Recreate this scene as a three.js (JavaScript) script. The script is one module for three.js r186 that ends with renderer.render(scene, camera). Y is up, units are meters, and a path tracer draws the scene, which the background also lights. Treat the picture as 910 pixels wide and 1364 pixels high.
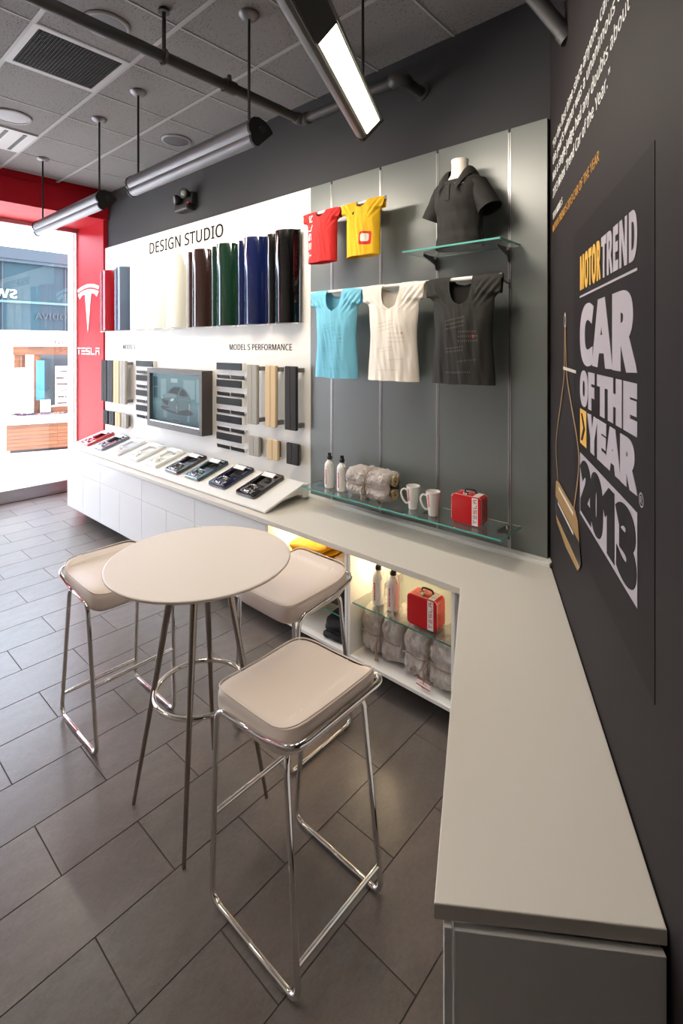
import * as THREE from 'three';
import { RoundedBoxGeometry } from 'three/addons/geometries/RoundedBoxGeometry.js';
import { TextGeometry } from 'three/addons/geometries/TextGeometry.js';
import { FontLoader } from 'three/addons/loaders/FontLoader.js';
import { ImprovedNoise } from 'three/addons/math/ImprovedNoise.js';
import { mergeGeometries, toCreasedNormals, mergeVertices } from 'three/addons/utils/BufferGeometryUtils.js';
import { RectAreaLightUniformsLib } from 'three/addons/lights/RectAreaLightUniformsLib.js';

RectAreaLightUniformsLib.init();
const scene = new THREE.Scene();
// ---------------------------------------------------------------- camera
const FPX = 676, W = 910, H = 1364;
const camera = new THREE.PerspectiveCamera(2 * Math.atan(H / 2 / FPX) * 180 / Math.PI, W / H, 0.05, 200);
camera.position.set(1.017, 2.0, 2.88);
camera.rotation.set(0, 41.8 * Math.PI / 180, 0);
camera.setViewOffset(W, H, 0, 221, W, H);        // shifted lens, verticals stay vertical
scene.add(camera);
const renderer = new THREE.WebGLRenderer({ antialias: true });
renderer.toneMapping = THREE.LinearToneMapping;
renderer.toneMappingExposure = 1.3;
renderer.shadowMap.enabled = true;
renderer.shadowMap.type = THREE.PCFSoftShadowMap;
// ---------------------------------------------------------------- sky and sun
scene.background = new THREE.Color().setRGB(0.82, 0.94, 1.12);
scene.backgroundIntensity = 7.4;
const sun = new THREE.DirectionalLight(new THREE.Color(1, 0.95, 0.86), 7);
sun.position.set(-9.5 + 4, 16, -0.5 + 9); sun.target.position.set(-9.5, 0, -0.5);
sun.shadow.mapSize.set(2048, 2048);
Object.assign(sun.shadow.camera, { left: -12, right: 12, top: 12, bottom: -12, near: 1, far: 45 });
scene.add(sun, sun.target);
const FILL_PANEL = 9.5, WASH = 42, WARM = new THREE.Color(1.0, 0.9, 0.77);       // strengths of the added fill panels and the wall washers, shared colour

// ---------------------------------------------------------------- helpers
let seedState = 12345;
const rnd = () => { seedState = (seedState * 1664525 + 1013904223) >>> 0; return seedState / 4294967296; };
const noise = new ImprovedNoise();
const V = (x, y, z) => new THREE.Vector3(x, y, z);
const taken = {};
function numbered(n) { const k = taken[n] = (taken[n] ?? -1) + 1; return k ? `${n}_${String(k).padStart(3, '0')}` : n; }
function tag(o, label, category, group) { o.userData.label = label; o.userData.category = category; if (group) o.userData.group = group; return o; }
function thing(name, label, category, group, pos = [0, 0, 0], ry = 0) {
  const o = new THREE.Group(); o.name = numbered(name); o.position.set(...pos); o.rotation.y = ry; scene.add(o);
  return tag(o, label, category, group);
}
function part(name, geo, mat, parent, pos, rot) {
  const m = new THREE.Mesh(geo, mat); m.name = parent ? name : numbered(name); (parent ?? scene).add(m);
  if (pos) m.position.set(...pos); if (rot) m.rotation.set(...rot);
  return m;
}
function struct(name, geo, mat, pos) { const m = part(name, geo, mat, null, pos); m.userData.kind = 'structure'; return m; }
function structGroup(name) { const o = new THREE.Group(); o.name = numbered(name); o.userData.kind = 'structure'; scene.add(o); return o; }
function copyOf(o, label, pos, ry) {
  const c = o.clone(); c.name = numbered(o.name.replace(/_\d{3}$/, '')); c.userData = { ...o.userData }; scene.add(c);
  if (label) c.userData.label = label; if (pos) c.position.set(...pos); if (ry !== undefined) c.rotation.y = ry; return c;
}
const bx = (w, h, d, x = 0, y = 0, z = 0) => new THREE.BoxGeometry(w, h, d).translate(x, y, z);
const rb = (w, h, d, x = 0, y = 0, z = 0, r = 0.004, s = 2) => new RoundedBoxGeometry(w, h, d, s, Math.min(r, w / 2.01, h / 2.01, d / 2.01)).translate(x, y, z);
const cyl = (r0, r1, h, x = 0, y = 0, z = 0, n = 24) => new THREE.CylinderGeometry(r0, r1, h, n).translate(x, y, z);
const box6 = (x0, x1, y0, y1, z0, z1, r = 0.003) => rb(x1 - x0, y1 - y0, z1 - z0, (x0 + x1) / 2, (y0 + y1) / 2, (z0 + z1) / 2, r);
const bar6 = (x0, x1, y0, y1, z0, z1) => bx(x1 - x0, y1 - y0, z1 - z0, (x0 + x1) / 2, (y0 + y1) / 2, (z0 + z1) / 2);
const merge = (l) => mergeGeometries(l.map((g) => { const n = g.index ? g.toNonIndexed() : g; for (const k of Object.keys(n.attributes)) if (!['position', 'normal', 'uv'].includes(k)) n.deleteAttribute(k); return n; }));
function tube(pts, r, closed = false, seg = 64, rad = 10, tension = 0.5) {
  return new THREE.TubeGeometry(new THREE.CatmullRomCurve3(pts.map((p) => V(...p)), closed, 'catmullrom', tension), seg, r, rad, closed);
}
// a bent pipe: straight runs with rounded corners
function pipe(pts, r, bend = 0.04, rad = 10, closed = false) {
  const P = pts.map((p) => V(...p)), path = new THREE.CurvePath(), n = P.length; let prev = closed ? null : P[0], first = null;
  for (let i = closed ? 0 : 1; i < (closed ? n : n - 1); i++) {
    const a = P[(i + n - 1) % n], b = P[i], c = P[(i + 1) % n], d = Math.min(bend, a.distanceTo(b) * 0.48, b.distanceTo(c) * 0.48);
    const p = b.clone().add(a.clone().sub(b).setLength(d)), q = b.clone().add(c.clone().sub(b).setLength(d));
    if (prev) path.add(new THREE.LineCurve3(prev, p)); else first = p;
    path.add(new THREE.QuadraticBezierCurve3(p, b, q)); prev = q;
  }
  path.add(new THREE.LineCurve3(prev, closed ? first : P[n - 1]));
  const fr = []; for (const c of path.curves) { const k = c.isLineCurve3 ? 1 : 7; for (let j = 0; j < k; j++) fr.push(c.getPoint(j / k)); }
  if (!closed) fr.push(P[n - 1].clone());
  // sweep with parallel transport
  const pos = [], idx = [], m = fr.length; let N = null;
  for (let i = 0; i < m; i++) {
    const t = closed ? fr[(i + 1) % m].clone().sub(fr[(i + m - 1) % m]) : fr[Math.min(i + 1, m - 1)].clone().sub(fr[Math.max(i - 1, 0)]); t.normalize();
    if (!N) { N = Math.abs(t.y) < 0.9 ? V(0, 1, 0) : V(1, 0, 0); }
    N = N.clone().sub(t.clone().multiplyScalar(N.dot(t))).normalize(); const B = t.clone().cross(N);
    for (let j = 0; j < rad; j++) { const a = j / rad * 2 * Math.PI; const v = fr[i].clone().addScaledVector(N, Math.cos(a) * r).addScaledVector(B, Math.sin(a) * r); pos.push(v.x, v.y, v.z); }
  }
  const L = closed ? m : m - 1;
  for (let i = 0; i < L; i++) for (let j = 0; j < rad; j++) { const a = i * rad + j, b = i * rad + (j + 1) % rad, c = ((i + 1) % m) * rad + j, d = ((i + 1) % m) * rad + (j + 1) % rad; idx.push(a, b, c, b, d, c); }
  if (!closed) { for (const [i, f] of [[0, 1], [m - 1, 0]]) { const k = pos.length / 3; pos.push(fr[i].x, fr[i].y, fr[i].z); for (let j = 0; j < rad; j++) { const a = i * rad + j, b = i * rad + (j + 1) % rad; f ? idx.push(k, b, a) : idx.push(k, a, b); } } }
  const g = new THREE.BufferGeometry(); g.setAttribute('position', new THREE.Float32BufferAttribute(pos, 3)); g.setIndex(idx);
  g.setAttribute('uv', new THREE.Float32BufferAttribute(new Float32Array(pos.length / 3 * 2), 2)); g.computeVertexNormals(); return g;
}
function rod(a, b, r0, r1 = r0, n = 14) {
  const A = V(...a), B = V(...b), d = B.clone().sub(A), g = new THREE.CylinderGeometry(r1, r0, d.length(), n);
  g.applyQuaternion(new THREE.Quaternion().setFromUnitVectors(V(0, 1, 0), d.clone().normalize())); const c = A.add(B).multiplyScalar(0.5); return g.translate(c.x, c.y, c.z);
}
function poly(pts, y0, y1, bevel = 0) {          // plan polygon [x,z] -> prism
  const s = new THREE.Shape(pts.map(([x, z]) => new THREE.Vector2(x, -z)));
  const g = new THREE.ExtrudeGeometry(s, { depth: y1 - y0 - 2 * bevel, bevelEnabled: bevel > 0, bevelSize: bevel, bevelThickness: bevel, bevelOffset: -bevel, bevelSegments: 2 });
  return g.rotateX(-Math.PI / 2).translate(0, y0 + bevel, 0);
}
function ext(pts, depth, bevel = 0, holes = []) {
  const s = new THREE.Shape(pts.map((p) => new THREE.Vector2(...p)));
  for (const h of holes) s.holes.push(new THREE.Path(h.map((p) => new THREE.Vector2(...p))));
  return new THREE.ExtrudeGeometry(s, { depth: depth - 2 * bevel, bevelEnabled: bevel > 0, bevelSize: bevel, bevelThickness: bevel, bevelOffset: -bevel, bevelSegments: 2, curveSegments: 6 }).translate(0, 0, bevel);
}
function rrect(x0, x1, y0, y1, r, n = 5) {
  const o = []; for (const [cx, cy, a] of [[x1 - r, y0 + r, -90], [x1 - r, y1 - r, 0], [x0 + r, y1 - r, 90], [x0 + r, y0 + r, 180]]) for (let i = 0; i <= n; i++) { const t = (a + 90 * i / n) * Math.PI / 180; o.push([cx + r * Math.cos(t), cy + r * Math.sin(t)]); }
  return o;
}
const lathe = (pts, n = 28) => new THREE.LatheGeometry(pts.map((p) => new THREE.Vector2(...p)), n);
function grid(nu, nv, f, close = false) {         // f(u,v) -> [x,y,z] (and u,v as uv)
  const pos = [], uv = [], idx = [];
  for (let i = 0; i <= nv; i++) for (let j = 0; j <= nu; j++) { const p = f(j / nu, i / nv); pos.push(p[0], p[1], p[2]); uv.push(p[3] ?? j / nu, p[4] ?? i / nv); }
  for (let i = 0; i < nv; i++) for (let j = 0; j < nu; j++) { const a = i * (nu + 1) + j, b = a + 1, c = a + nu + 1, d = c + 1; idx.push(a, b, c, b, d, c); }
  const g = new THREE.BufferGeometry(); g.setAttribute('position', new THREE.Float32BufferAttribute(pos, 3)); g.setAttribute('uv', new THREE.Float32BufferAttribute(uv, 2)); g.setIndex(idx); g.computeVertexNormals();
  if (close) { const n = g.attributes.normal; for (let i = 0; i <= nv; i++) { const a = i * (nu + 1), b = a + nu; const v = V(n.getX(a) + n.getX(b), n.getY(a) + n.getY(b), n.getZ(a) + n.getZ(b)).normalize(); n.setXYZ(a, v.x, v.y, v.z); n.setXYZ(b, v.x, v.y, v.z); } }
  return g;
}
const spow = (c, e) => Math.sign(c) * Math.pow(Math.abs(c), e);
// cushion-like rounded box
function pillow(a, b, c, e1 = 0.35, e2 = 0.3, warp, nu = 64, nv = 32) {
  return grid(nu, nv, (u, v) => { const w = -u * 2 * Math.PI, t = (v - 0.5) * Math.PI; let p = [a * spow(Math.cos(t), e1) * spow(Math.cos(w), e2), b * spow(Math.sin(t), e1), c * spow(Math.cos(t), e1) * spow(Math.sin(w), e2)]; return warp ? warp(p) : p; }, true);
}
// textures
function data(n, f, srgb = true, rep) {
  const d = new Uint8Array(n * n * 4); for (let y = 0; y < n; y++) for (let x = 0; x < n; x++) { const c = f(x / n, y / n, x, y), i = (y * n + x) * 4; d[i] = c[0]; d[i + 1] = c[1] ?? c[0]; d[i + 2] = c[2] ?? c[0]; d[i + 3] = 255; }
  const t = new THREE.DataTexture(d, n, n); t.wrapS = t.wrapT = THREE.RepeatWrapping; t.magFilter = THREE.LinearFilter; t.minFilter = THREE.LinearMipmapLinearFilter; t.generateMipmaps = true; if (srgb) t.colorSpace = THREE.SRGBColorSpace; if (rep) t.repeat.set(...rep); t.needsUpdate = true; return t;
}
// tileable noise
const tn = (x, y, k, z = 0) => { const a = noise.noise(x * k, y * k, z), b = noise.noise((x - 1) * k, y * k, z), c = noise.noise(x * k, (y - 1) * k, z), d = noise.noise((x - 1) * k, (y - 1) * k, z); return (a * (1 - x) + b * x) * (1 - y) + (c * (1 - x) + d * x) * y; };
function canvas(w, h, draw) { const c = document.createElement('canvas'); c.width = w; c.height = h; const g = c.getContext('2d'); draw(g, w, h); const t = new THREE.CanvasTexture(c); t.colorSpace = THREE.SRGBColorSpace; return t; }
const std = (color, roughness = 0.6, extra = {}) => new THREE.MeshStandardMaterial({ color, roughness, metalness: 0, side: THREE.DoubleSide, ...extra });
const phys = (color, roughness, extra = {}) => new THREE.MeshPhysicalMaterial({ color, roughness, side: THREE.DoubleSide, ...extra });

const fineNoise = data(256, (x, y) => [128 + 60 * tn(x, y, 60, 1.3) + 40 * tn(x, y, 120, 4.1)], false);
const weave = data(128, (x, y, i, j) => [120 + 50 * (((i >> 1) + (j >> 1)) & 1) + 40 * (rnd() - 0.5)], false);
const fabricBump = weave.clone(); fabricBump.repeat.set(60, 60);
const M = {
  wallDark: std('#343437', 0.75), wallB: phys('#2d2829', 0.65, { specularIntensity: 0.35 }), red: phys('#b81a26', 0.45, { specularIntensity: 0.3 }),
  white: std('#f1efea', 0.35), whiteMatte: std('#efece6', 0.6), counter: phys('#e6e0d5', 0.34), cabinet: phys('#f3f1ee', 0.28),
  greyPanel: phys('#636966', 0.4, { ior: 1.9 }), alu: std('#c9c9c9', 0.35, { metalness: 1 }), aluSoft: std('#7d7b7d', 0.42, { metalness: 0.85 }), chrome: std('#e6e4e0', 0.09, { metalness: 1 }), steel: std('#a79d92', 0.22, { metalness: 1 }),
  black: std('#191919', 0.5), blackGloss: phys('#0b0b0c', 0.12, { clearcoat: 1, clearcoatRoughness: 0.04 }), dark: std('#2b2b2d', 0.55), pipe: std('#3b3a3b', 0.5), leather: phys('#f5e5d8', 0.38, { sheen: 0.2, bumpMap: fineNoise, bumpScale: 0.0002 }), tabletop: phys('#f4e9df', 0.34),
  glassPane: new THREE.MeshPhysicalMaterial({ color: '#ffffff', roughness: 0.0, transmission: 1, thickness: 0, ior: 1.45 }),
  shelfGlass: new THREE.MeshPhysicalMaterial({ color: '#ffffff', roughness: 0.0, transmission: 1, thickness: 0.01, ior: 1.5, attenuationColor: new THREE.Color('#6fd8c6'), attenuationDistance: 0.3 }),
  letter: phys('#1d1b19', 0.7, { specularIntensity: 0.15 }), letterWhite: std('#f2f0ee', 0.5), grout: std('#4d4743', 0.9), dim: std('#1d1c1b', 0.7),
};
const font = await new FontLoader().loadAsync('fonts/droid/droid_sans_regular.typeface.json');
const bold = await new FontLoader().loadAsync('fonts/droid/droid_sans_bold.typeface.json');
// lettering fitted to a box: left x, baseline y, width, cap height
function text(str, f, x, y, w, h, depth = 0.002, fat = 0) {
  const g = new TextGeometry(str, { font: f, size: 1, depth: 1, curveSegments: 4, bevelEnabled: fat > 0, bevelSize: fat, bevelThickness: 0.001, bevelSegments: 1 });
  g.computeBoundingBox(); const b = g.boundingBox, c = new TextGeometry('H', { font: f, size: 1, depth: 1, bevelEnabled: fat > 0, bevelSize: fat, bevelThickness: 0.001, bevelSegments: 1 }); c.computeBoundingBox();
  const cap = c.boundingBox.max.y - c.boundingBox.min.y;
  return g.translate(-b.min.x, -c.boundingBox.min.y, -b.min.z).scale(w / (b.max.x - b.min.x), h / cap, depth / (b.max.z - b.min.z)).translate(x, y, 0);
}
// squared letters T E S L A of the wordmark, unit cell 1 x 1, drawn as bars
const WORD = { T: [[0, 1, .82, 1], [.41, .59, 0, .7]], E: [[0, 1, .82, 1], [0, 1, .41, .59], [0, 1, 0, .18]], S: [[0, 1, .82, 1], [0, .18, .5, .82], [0, 1, .41, .59], [.82, 1, .1, .5], [0, 1, 0, .18]], L: [[0, .18, .1, 1], [0, 1, 0, .18]], A: [[0, 1, .82, 1], [0, .18, 0, .66], [.82, 1, 0, .66], [0, 1, .41, .59]] };
function wordmark(x, y, w, h, depth, vertical = false) {
  const l = []; const cell = (c, ox, oy, cw, ch) => { for (const [a, b, d, e] of WORD[c]) l.push(bx((b - a) * cw, (e - d) * ch, depth, ox + (a + b) / 2 * cw, oy + (d + e) / 2 * ch, depth / 2)); };
  const n = 5, gap = 0.28; const cw = w / (n + (n - 1) * gap); [...'TESLA'].forEach((c, i) => cell(c, x + i * cw * (1 + gap), y, cw, h));
  const g = merge(l); return vertical ? g : g;
}
// the T emblem (shield arc and blade), centred on x=0, top at y=0, height h
function emblem(h, depth) {
  const k = h, top = []; const N = 10;
  for (let i = 0; i <= N; i++) { const x = -0.42 + 0.84 * i / N; top.push([x * k, (-0.02 - 0.42 * x * x * 1.1) * k]); }
  for (let i = N; i >= 0; i--) { const x = -0.40 + 0.80 * i / N; top.push([x * k, (-0.09 - 0.42 * x * x * 1.1) * k]); }
  const low = []; for (let i = 0; i <= N; i++) { const x = -0.40 + 0.80 * i / N; low.push([x * k, (-0.125 - 0.42 * x * x * 1.1) * k]); }
  low.push([0.33 * k, -0.30 * k], [0.25 * k, -0.235 * k], [0.12 * k, -0.215 * k], [0.0, -1.0 * k], [-0.12 * k, -0.215 * k], [-0.25 * k, -0.235 * k], [-0.33 * k, -0.30 * k]);
  return merge([ext(top, depth), ext(low, depth)]);
}
const TH = -63.5 * Math.PI / 180, BX = Math.sin(26.5 * Math.PI / 180), BZ = Math.cos(26.5 * Math.PI / 180);
const wb = (s, n) => [s * BX - n * BZ, s * BZ + n * BX];         // slanted wall: run s, distance n -> [x, z]
const CEIL = 3.97;

// ================================================================ STRUCTURE
{ // floor slab and tiles
  const floor = structGroup('floor');
  part('grout_bed', poly([[-6.6, -0.2], [-6.6, 6.2], [3.2, 6.2], [0.2, -0.2]], -0.12, -0.003), M.grout, floor);
  const stone = [0, 1, 2].map((k) => data(256, (x, y) => { const n = 10 * tn(x, y, 5, k) + 9 * tn(x, y, 24, k + 3) + 12 * tn(x, y, 90, k + 7); const s = rnd() < 0.012 ? -16 : 0; return [110 + n + s + k * 3, 102 + n + s + k * 2, 96 + n + s + k * 2]; }));
  const mats = stone.map((t) => phys('#ffffff', 0.3, { map: t, bumpMap: fineNoise, bumpScale: 0.0004 }));
  const P = 0.299, L = 0.593, geo = rb(P - 0.004, 0.01, L - 0.004, 0, -0.005, 0, 0.0012, 1);
  for (let i = -18; i < 14; i++) for (let j = -4; j < 8; j++) {
    const x0 = -1.347 + i * P, z0 = 2.156 + j * L + (i & 1 ? -0.2965 : 0); const x = x0 + P / 2, z = z0 + L / 2;
    if (x < -6.3 || z < -0.1 || z > 5.4 || x > (z + 0.6) * 0.4986 + 0.1) continue;
    part('floor_tile', geo, mats[Math.floor(rnd() * 3)], floor, [x, 0, z], [0, rnd() < 0.5 ? Math.PI : 0, 0]);
  }
}
{ // ceiling: mineral tiles in a grid of tees
  const c = structGroup('ceiling');
  part('slab', poly([[-6.6, -0.2], [-6.6, 6.2], [3.2, 6.2], [0.2, -0.2]], CEIL + 0.03, CEIL + 0.2), M.dark, c);
  const t = data(256, (x, y) => { const v = tn(x, y, 62, 2), w = tn(x, y, 110, 5); const pit = v > 0.3 || w > 0.36 ? -46 : 0; const n = 9 * tn(x, y, 100, 9) + pit; return [137 + n, 133 + n, 132 + n]; });
  const tb = data(256, (x, y) => { const v = tn(x, y, 62, 2), w = tn(x, y, 110, 5); return [v > 0.3 || w > 0.36 ? 40 : 200]; }, false);
  const m = std('#ffffff', 0.9, { map: t, bumpMap: tb, bumpScale: 0.002 }), g = bx(0.602, 0.02, 0.602, 0, 0.01, 0);
  const tee = std('#a9a6a6', 0.6), tl = [];
  for (let i = -6; i < 8; i++) for (let j = -4; j < 6; j++) {
    const x = -1.82 + 0.61 * i + 0.305, z = 1.22 + 0.61 * j + 0.305;
    if (x > (z + 0.5) * 0.4986 + 0.3 || z < 0 || x < -5.3 || z > 5.3) continue;
    if ((Math.abs(x + 2.735) < 0.1 && Math.abs(z - 1.525) < 0.1)) continue;   // the grille's cell
    part('ceiling_tile', g, m, c, [x, CEIL, z]);
  }
  for (let i = -6; i < 9; i++) { const x = -1.82 + 0.61 * i; const z0 = Math.max(0, x / 0.4986); if (x > -5.6 && z0 < 5) part('grid_tee', bx(0.014, 0.03, 5.4 - z0, x, CEIL + 0.011, (5.4 + z0) / 2), tee, c); }
  for (let j = -2; j < 7; j++) { const z = 1.22 + 0.61 * j; if (z > 0.02 && z < 5.4) { const x1 = z * 0.4986; part('grid_tee', bx(x1 + 5.6, 0.03, 0.03, (x1 - 5.6) / 2, CEIL + 0.0105, z), tee, c); } }
}
struct('wall_back', bar6(-6.7, 0.35, 0, CEIL + 0.1, -0.15, 0), M.wallDark);
{ // slanted wall
  const a = wb(0, 0), b = wb(6.2, 0), c = wb(6.2, -0.15), d = wb(-0.1, -0.15);
  struct('wall_right', poly([a, b, c, d], 0, CEIL + 0.1), M.wallB);
}
struct('wall_front', bar6(-6.7, 3.2, 0, CEIL + 0.1, 5.4, 5.55), std('#b9b2a8', 0.8));
{ // red portal wall beside the storefront
  const w = structGroup('wall_left');
  part('header', bar6(-6.6, -5.6, 3.625, 3.915, -0.1, 5.4), M.red, w);
  part('header', bar6(-6.6, -5.604, 3.918, CEIL + 0.1, -0.1, 5.4), M.red, w);
  part('jamb', bar6(-6.6, -5.634, 0, 3.625, -0.1, 0.05), M.red, w);
  part('jamb', bar6(-6.6, -5.6, 0, 3.625, 4.7, 5.4), M.red, w);
  part('outer_return', bar6(-6.78, -6.601, 0, 3.8, -0.1, 0.06), M.white, w);
}
{ // storefront glazing
  const w = structGroup('window_1');
  const al = std('#b9b9bc', 0.3, { metalness: 0.8 });
  part('bottom_rail', box6(-6.55, -6.45, 0, 0.16, 0.05, 4.7), al, w);
  part('top_rail', box6(-6.55, -6.45, 3.57, 3.625, 0.05, 4.7), al, w);
  part('stile', box6(-6.53, -6.47, 0.16, 3.57, 0.05, 0.07), M.white, w);
  part('stile', box6(-6.54, -6.47, 0.16, 3.57, 4.65, 4.7), M.white, w);
  part('mullion', box6(-6.525, -6.475, 0.16, 3.57, 2.37, 2.42), al, w);
  part('pane', bx(0.012, 3.41, 2.265, -6.5, 1.865, 1.2375), M.glassPane, w);
  part('pane', bx(0.012, 3.41, 2.23, -6.5, 1.865, 3.535), M.glassPane, w);
}
{ // white emblem and wordmark on the red jamb
  const t = thing('wall_emblem', 'white T shaped emblem with curved crossbar on the red portal jamb', 'sign', null, [-6.1, 2.85, 0.0505]);
  part('emblem', emblem(0.67, 0.006).scale(1.26, 1, 1), M.letterWhite, t);
  const u = thing('wall_wordmark', 'white squared wordmark lettering low on the red portal jamb', 'sign', null, [-6.1, 1.885, 0.0505]);
  part('lettering', wordmark(-0.365, 0, 0.73, 0.095, 0.006), M.letterWhite, u);
}
struct('trim_1', box6(-5.33, 0.03, 0.8, 0.825, 0.0, 0.09), M.white);
struct('baseboard_back', bar6(-5.33, -0.2, 0.0, 0.14, 0.0, 0.4), M.dim);

// ---------------------------------------------------------------- display boards on the back wall
{
  const w = thing('display_board', 'long white display board with paint samples on the dark wall', 'display board');
  part('board', box6(-5.63, -1.862, 0.8251, 3.262, 0.001, 0.03, 0.002), M.whiteMatte, w);
  const g = thing('slotted_board', 'grey slotted display board carrying shirts and glass shelves', 'display board');
  const xs = [-1.632, -1.162, -0.701, -0.22], edges = [-1.86, ...xs, 0.0];
  for (let i = 0; i < 5; i++) part('board_panel', box6(edges[i] + (i ? 0.007 : 0), edges[i + 1] - (i < 4 ? 0.007 : 0.004), 0.8251, 3.262, 0.001, 0.03, 0.0015), M.greyPanel, g);
  part('backing', bar6(-1.86, -0.004, 0.8251, 3.262, 0.001, 0.009), M.greyPanel, g);
  for (const x of xs) { const s = part('slot_standard', merge([bar6(x - 0.0075, x - 0.0025, 0.83, 3.24, 0.004, 0.034), bar6(x + 0.0025, x + 0.0075, 0.83, 3.24, 0.004, 0.034)]), M.alu, g); }
}
const tagTxt = (name, label, geo, mat, pos, ry = 0) => { const m = part(name, geo, mat, null, pos); m.rotation.y = ry; return tag(m, label, 'lettering'); };
tagTxt('board_lettering', 'large dark DESIGN STUDIO lettering at the top of the white board', text('DESIGN STUDIO', font, -4.46, 3.045, 1.42, 0.125, 0.002, 0.012), M.letter, [0, 0, 0.0302]);
tagTxt('board_lettering', 'small dark heading reading MODEL S on the white board', text('MODEL S', font, -5.12, 1.965, 0.31, 0.052), M.letter, [0, 0, 0.0302]);
tagTxt('board_lettering', 'small dark heading reading MODEL S PERFORMANCE on the white board', text('MODEL S PERFORMANCE', font, -2.94, 1.965, 0.86, 0.052), M.letter, [0, 0, 0.0302]);

// ---------------------------------------------------------------- worktop and cabinets
{
  const e1 = [0.437, 1.932], e2 = wb(1.848, 0.004), c0 = wb(0.05, 0.004);
  const top = part('countertop', poly([[-5.335, 0.002], [-5.335, 0.61], [-0.223, 0.61], e1, e2, c0, [0.0, 0.002]], 0.765, 0.8, 0.003), M.counter);
  tag(top, 'long cream white L shaped countertop running along both walls', 'countertop');
}
{
  const xs = [-5.33, -4.438, -3.534, -2.635, -1.737], where = ['beside the red portal', 'second from the red portal', 'third from the red portal', 'next to the lit open cabinet'];
  for (let i = 0; i < 4; i++) {
    const a = xs[i], b = xs[i + 1], m = (a + b) / 2, t = thing('drawer_cabinet', `white cabinet with one drawer over two doors, ${where[i]}`, 'cabinet', 'white drawer cabinets under the counter');
    part('body', bar6(a + 0.002, b - 0.002, 0.14, 0.764, 0.02, 0.572), M.cabinet, t);
    part('drawer', box6(a + 0.002, b - 0.002, 0.562, 0.755, 0.574, 0.594), M.cabinet, t);
    part('door', box6(a + 0.002, m - 0.002, 0.14, 0.558, 0.574, 0.594), M.cabinet, t);
    part('door', box6(m + 0.002, b - 0.002, 0.14, 0.558, 0.574, 0.594), M.cabinet, t);
  }
}
function openCabinet(a, b, label, shelves) {
  const t = thing('open_cabinet', label, 'cabinet');
  part('side_panel', box6(a + 0.001, a + 0.021, 0.14, 0.764, 0.02, 0.594), M.white, t);
  part('side_panel', box6(b - 0.021, b - 0.001, 0.14, 0.764, 0.02, 0.594), M.white, t);
  part('bottom_panel', box6(a + 0.021, b - 0.021, 0.14, 0.162, 0.02, 0.594), M.white, t);
  const m = b - 0.25; part('back_panel', box6(a + 0.021, m - 0.002, 0.163, 0.764, 0.03, 0.045), M.white, t); part('back_panel', box6(m + 0.002, b - 0.021, 0.163, 0.764, 0.03, 0.045), M.white, t);
  for (const y of shelves) { const gs = part('glass_shelf', box6(a + 0.024, b - 0.024, y - 0.008, y, 0.06, 0.575, 0.001), M.shelfGlass, t); part('front_edge_glow', bar6(a + 0.024, b - 0.024, y - 0.0075, y - 0.0005, 0.575, 0.5762), phys('#5aa898', 0.25, { transmission: 0.35, thickness: 0 }), gs); }  // front strip is added, its teal standing for light carried to the edge
  const glow = new THREE.MeshStandardMaterial({ color: '#ffffff', emissive: new THREE.Color(1, 0.8, 0.5), emissiveIntensity: 5 });
  const lx = a + 0.085, lz = 0.36;
  part('light_fitting', cyl(0.034, 0.036, 0.012, lx, 0.758, lz), M.alu, t); part('light_lens', cyl(0.027, 0.027, 0.004, lx, 0.7505, lz), glow, t);
  const l = new THREE.PointLight(new THREE.Color(1, 0.78, 0.47), 0.45, 0, 2); l.position.set(lx, 0.735, lz); l.castShadow = true; l.shadow.radius = 1.2; t.add(l);
  return t;
}
openCabinet(-1.735, -0.982, 'open lit white cabinet with two glass shelves of folded clothing', [0.556, 0.354]);
openCabinet(-0.980, -0.262, 'open lit white cabinet with one glass shelf above rolled blankets', [0.47]);
{ // cabinet under the counter on the slanted wall
  const t = thing('end_cabinet', 'plain white cabinet carrying the counter end by the poster wall', 'cabinet');
  part('body', poly([wb(0.45, 0.45), wb(1.886, 0.45), wb(1.816, 0.008), wb(0.33, 0.008)], 0.12, 0.764), M.cabinet, t);
  const A = wb(1.909, 0.453), B = wb(1.84, 0.008), dir = [(B[0] - A[0]), (B[1] - A[1])], L = Math.hypot(...dir), ang = Math.atan2(-dir[1], dir[0]);
  part('edge_panel', rb(0.018, 0.64, 0.02, 0.009, 0.442, 0.012, 0.002), M.cabinet, t, [A[0], 0, A[1]], [0, ang, 0]);
  part('end_panel', rb(L - 0.026, 0.63, 0.018, 0.022 + (L - 0.026) / 2, 0.442, 0.012, 0.002), M.cabinet, t, [A[0], 0, A[1]], [0, ang, 0]);
  part('plinth', poly([wb(0.5, 0.4), wb(1.85, 0.4), wb(1.79, 0.01), wb(0.35, 0.01)], 0.001, 0.12), M.dim, t);
}
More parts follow.
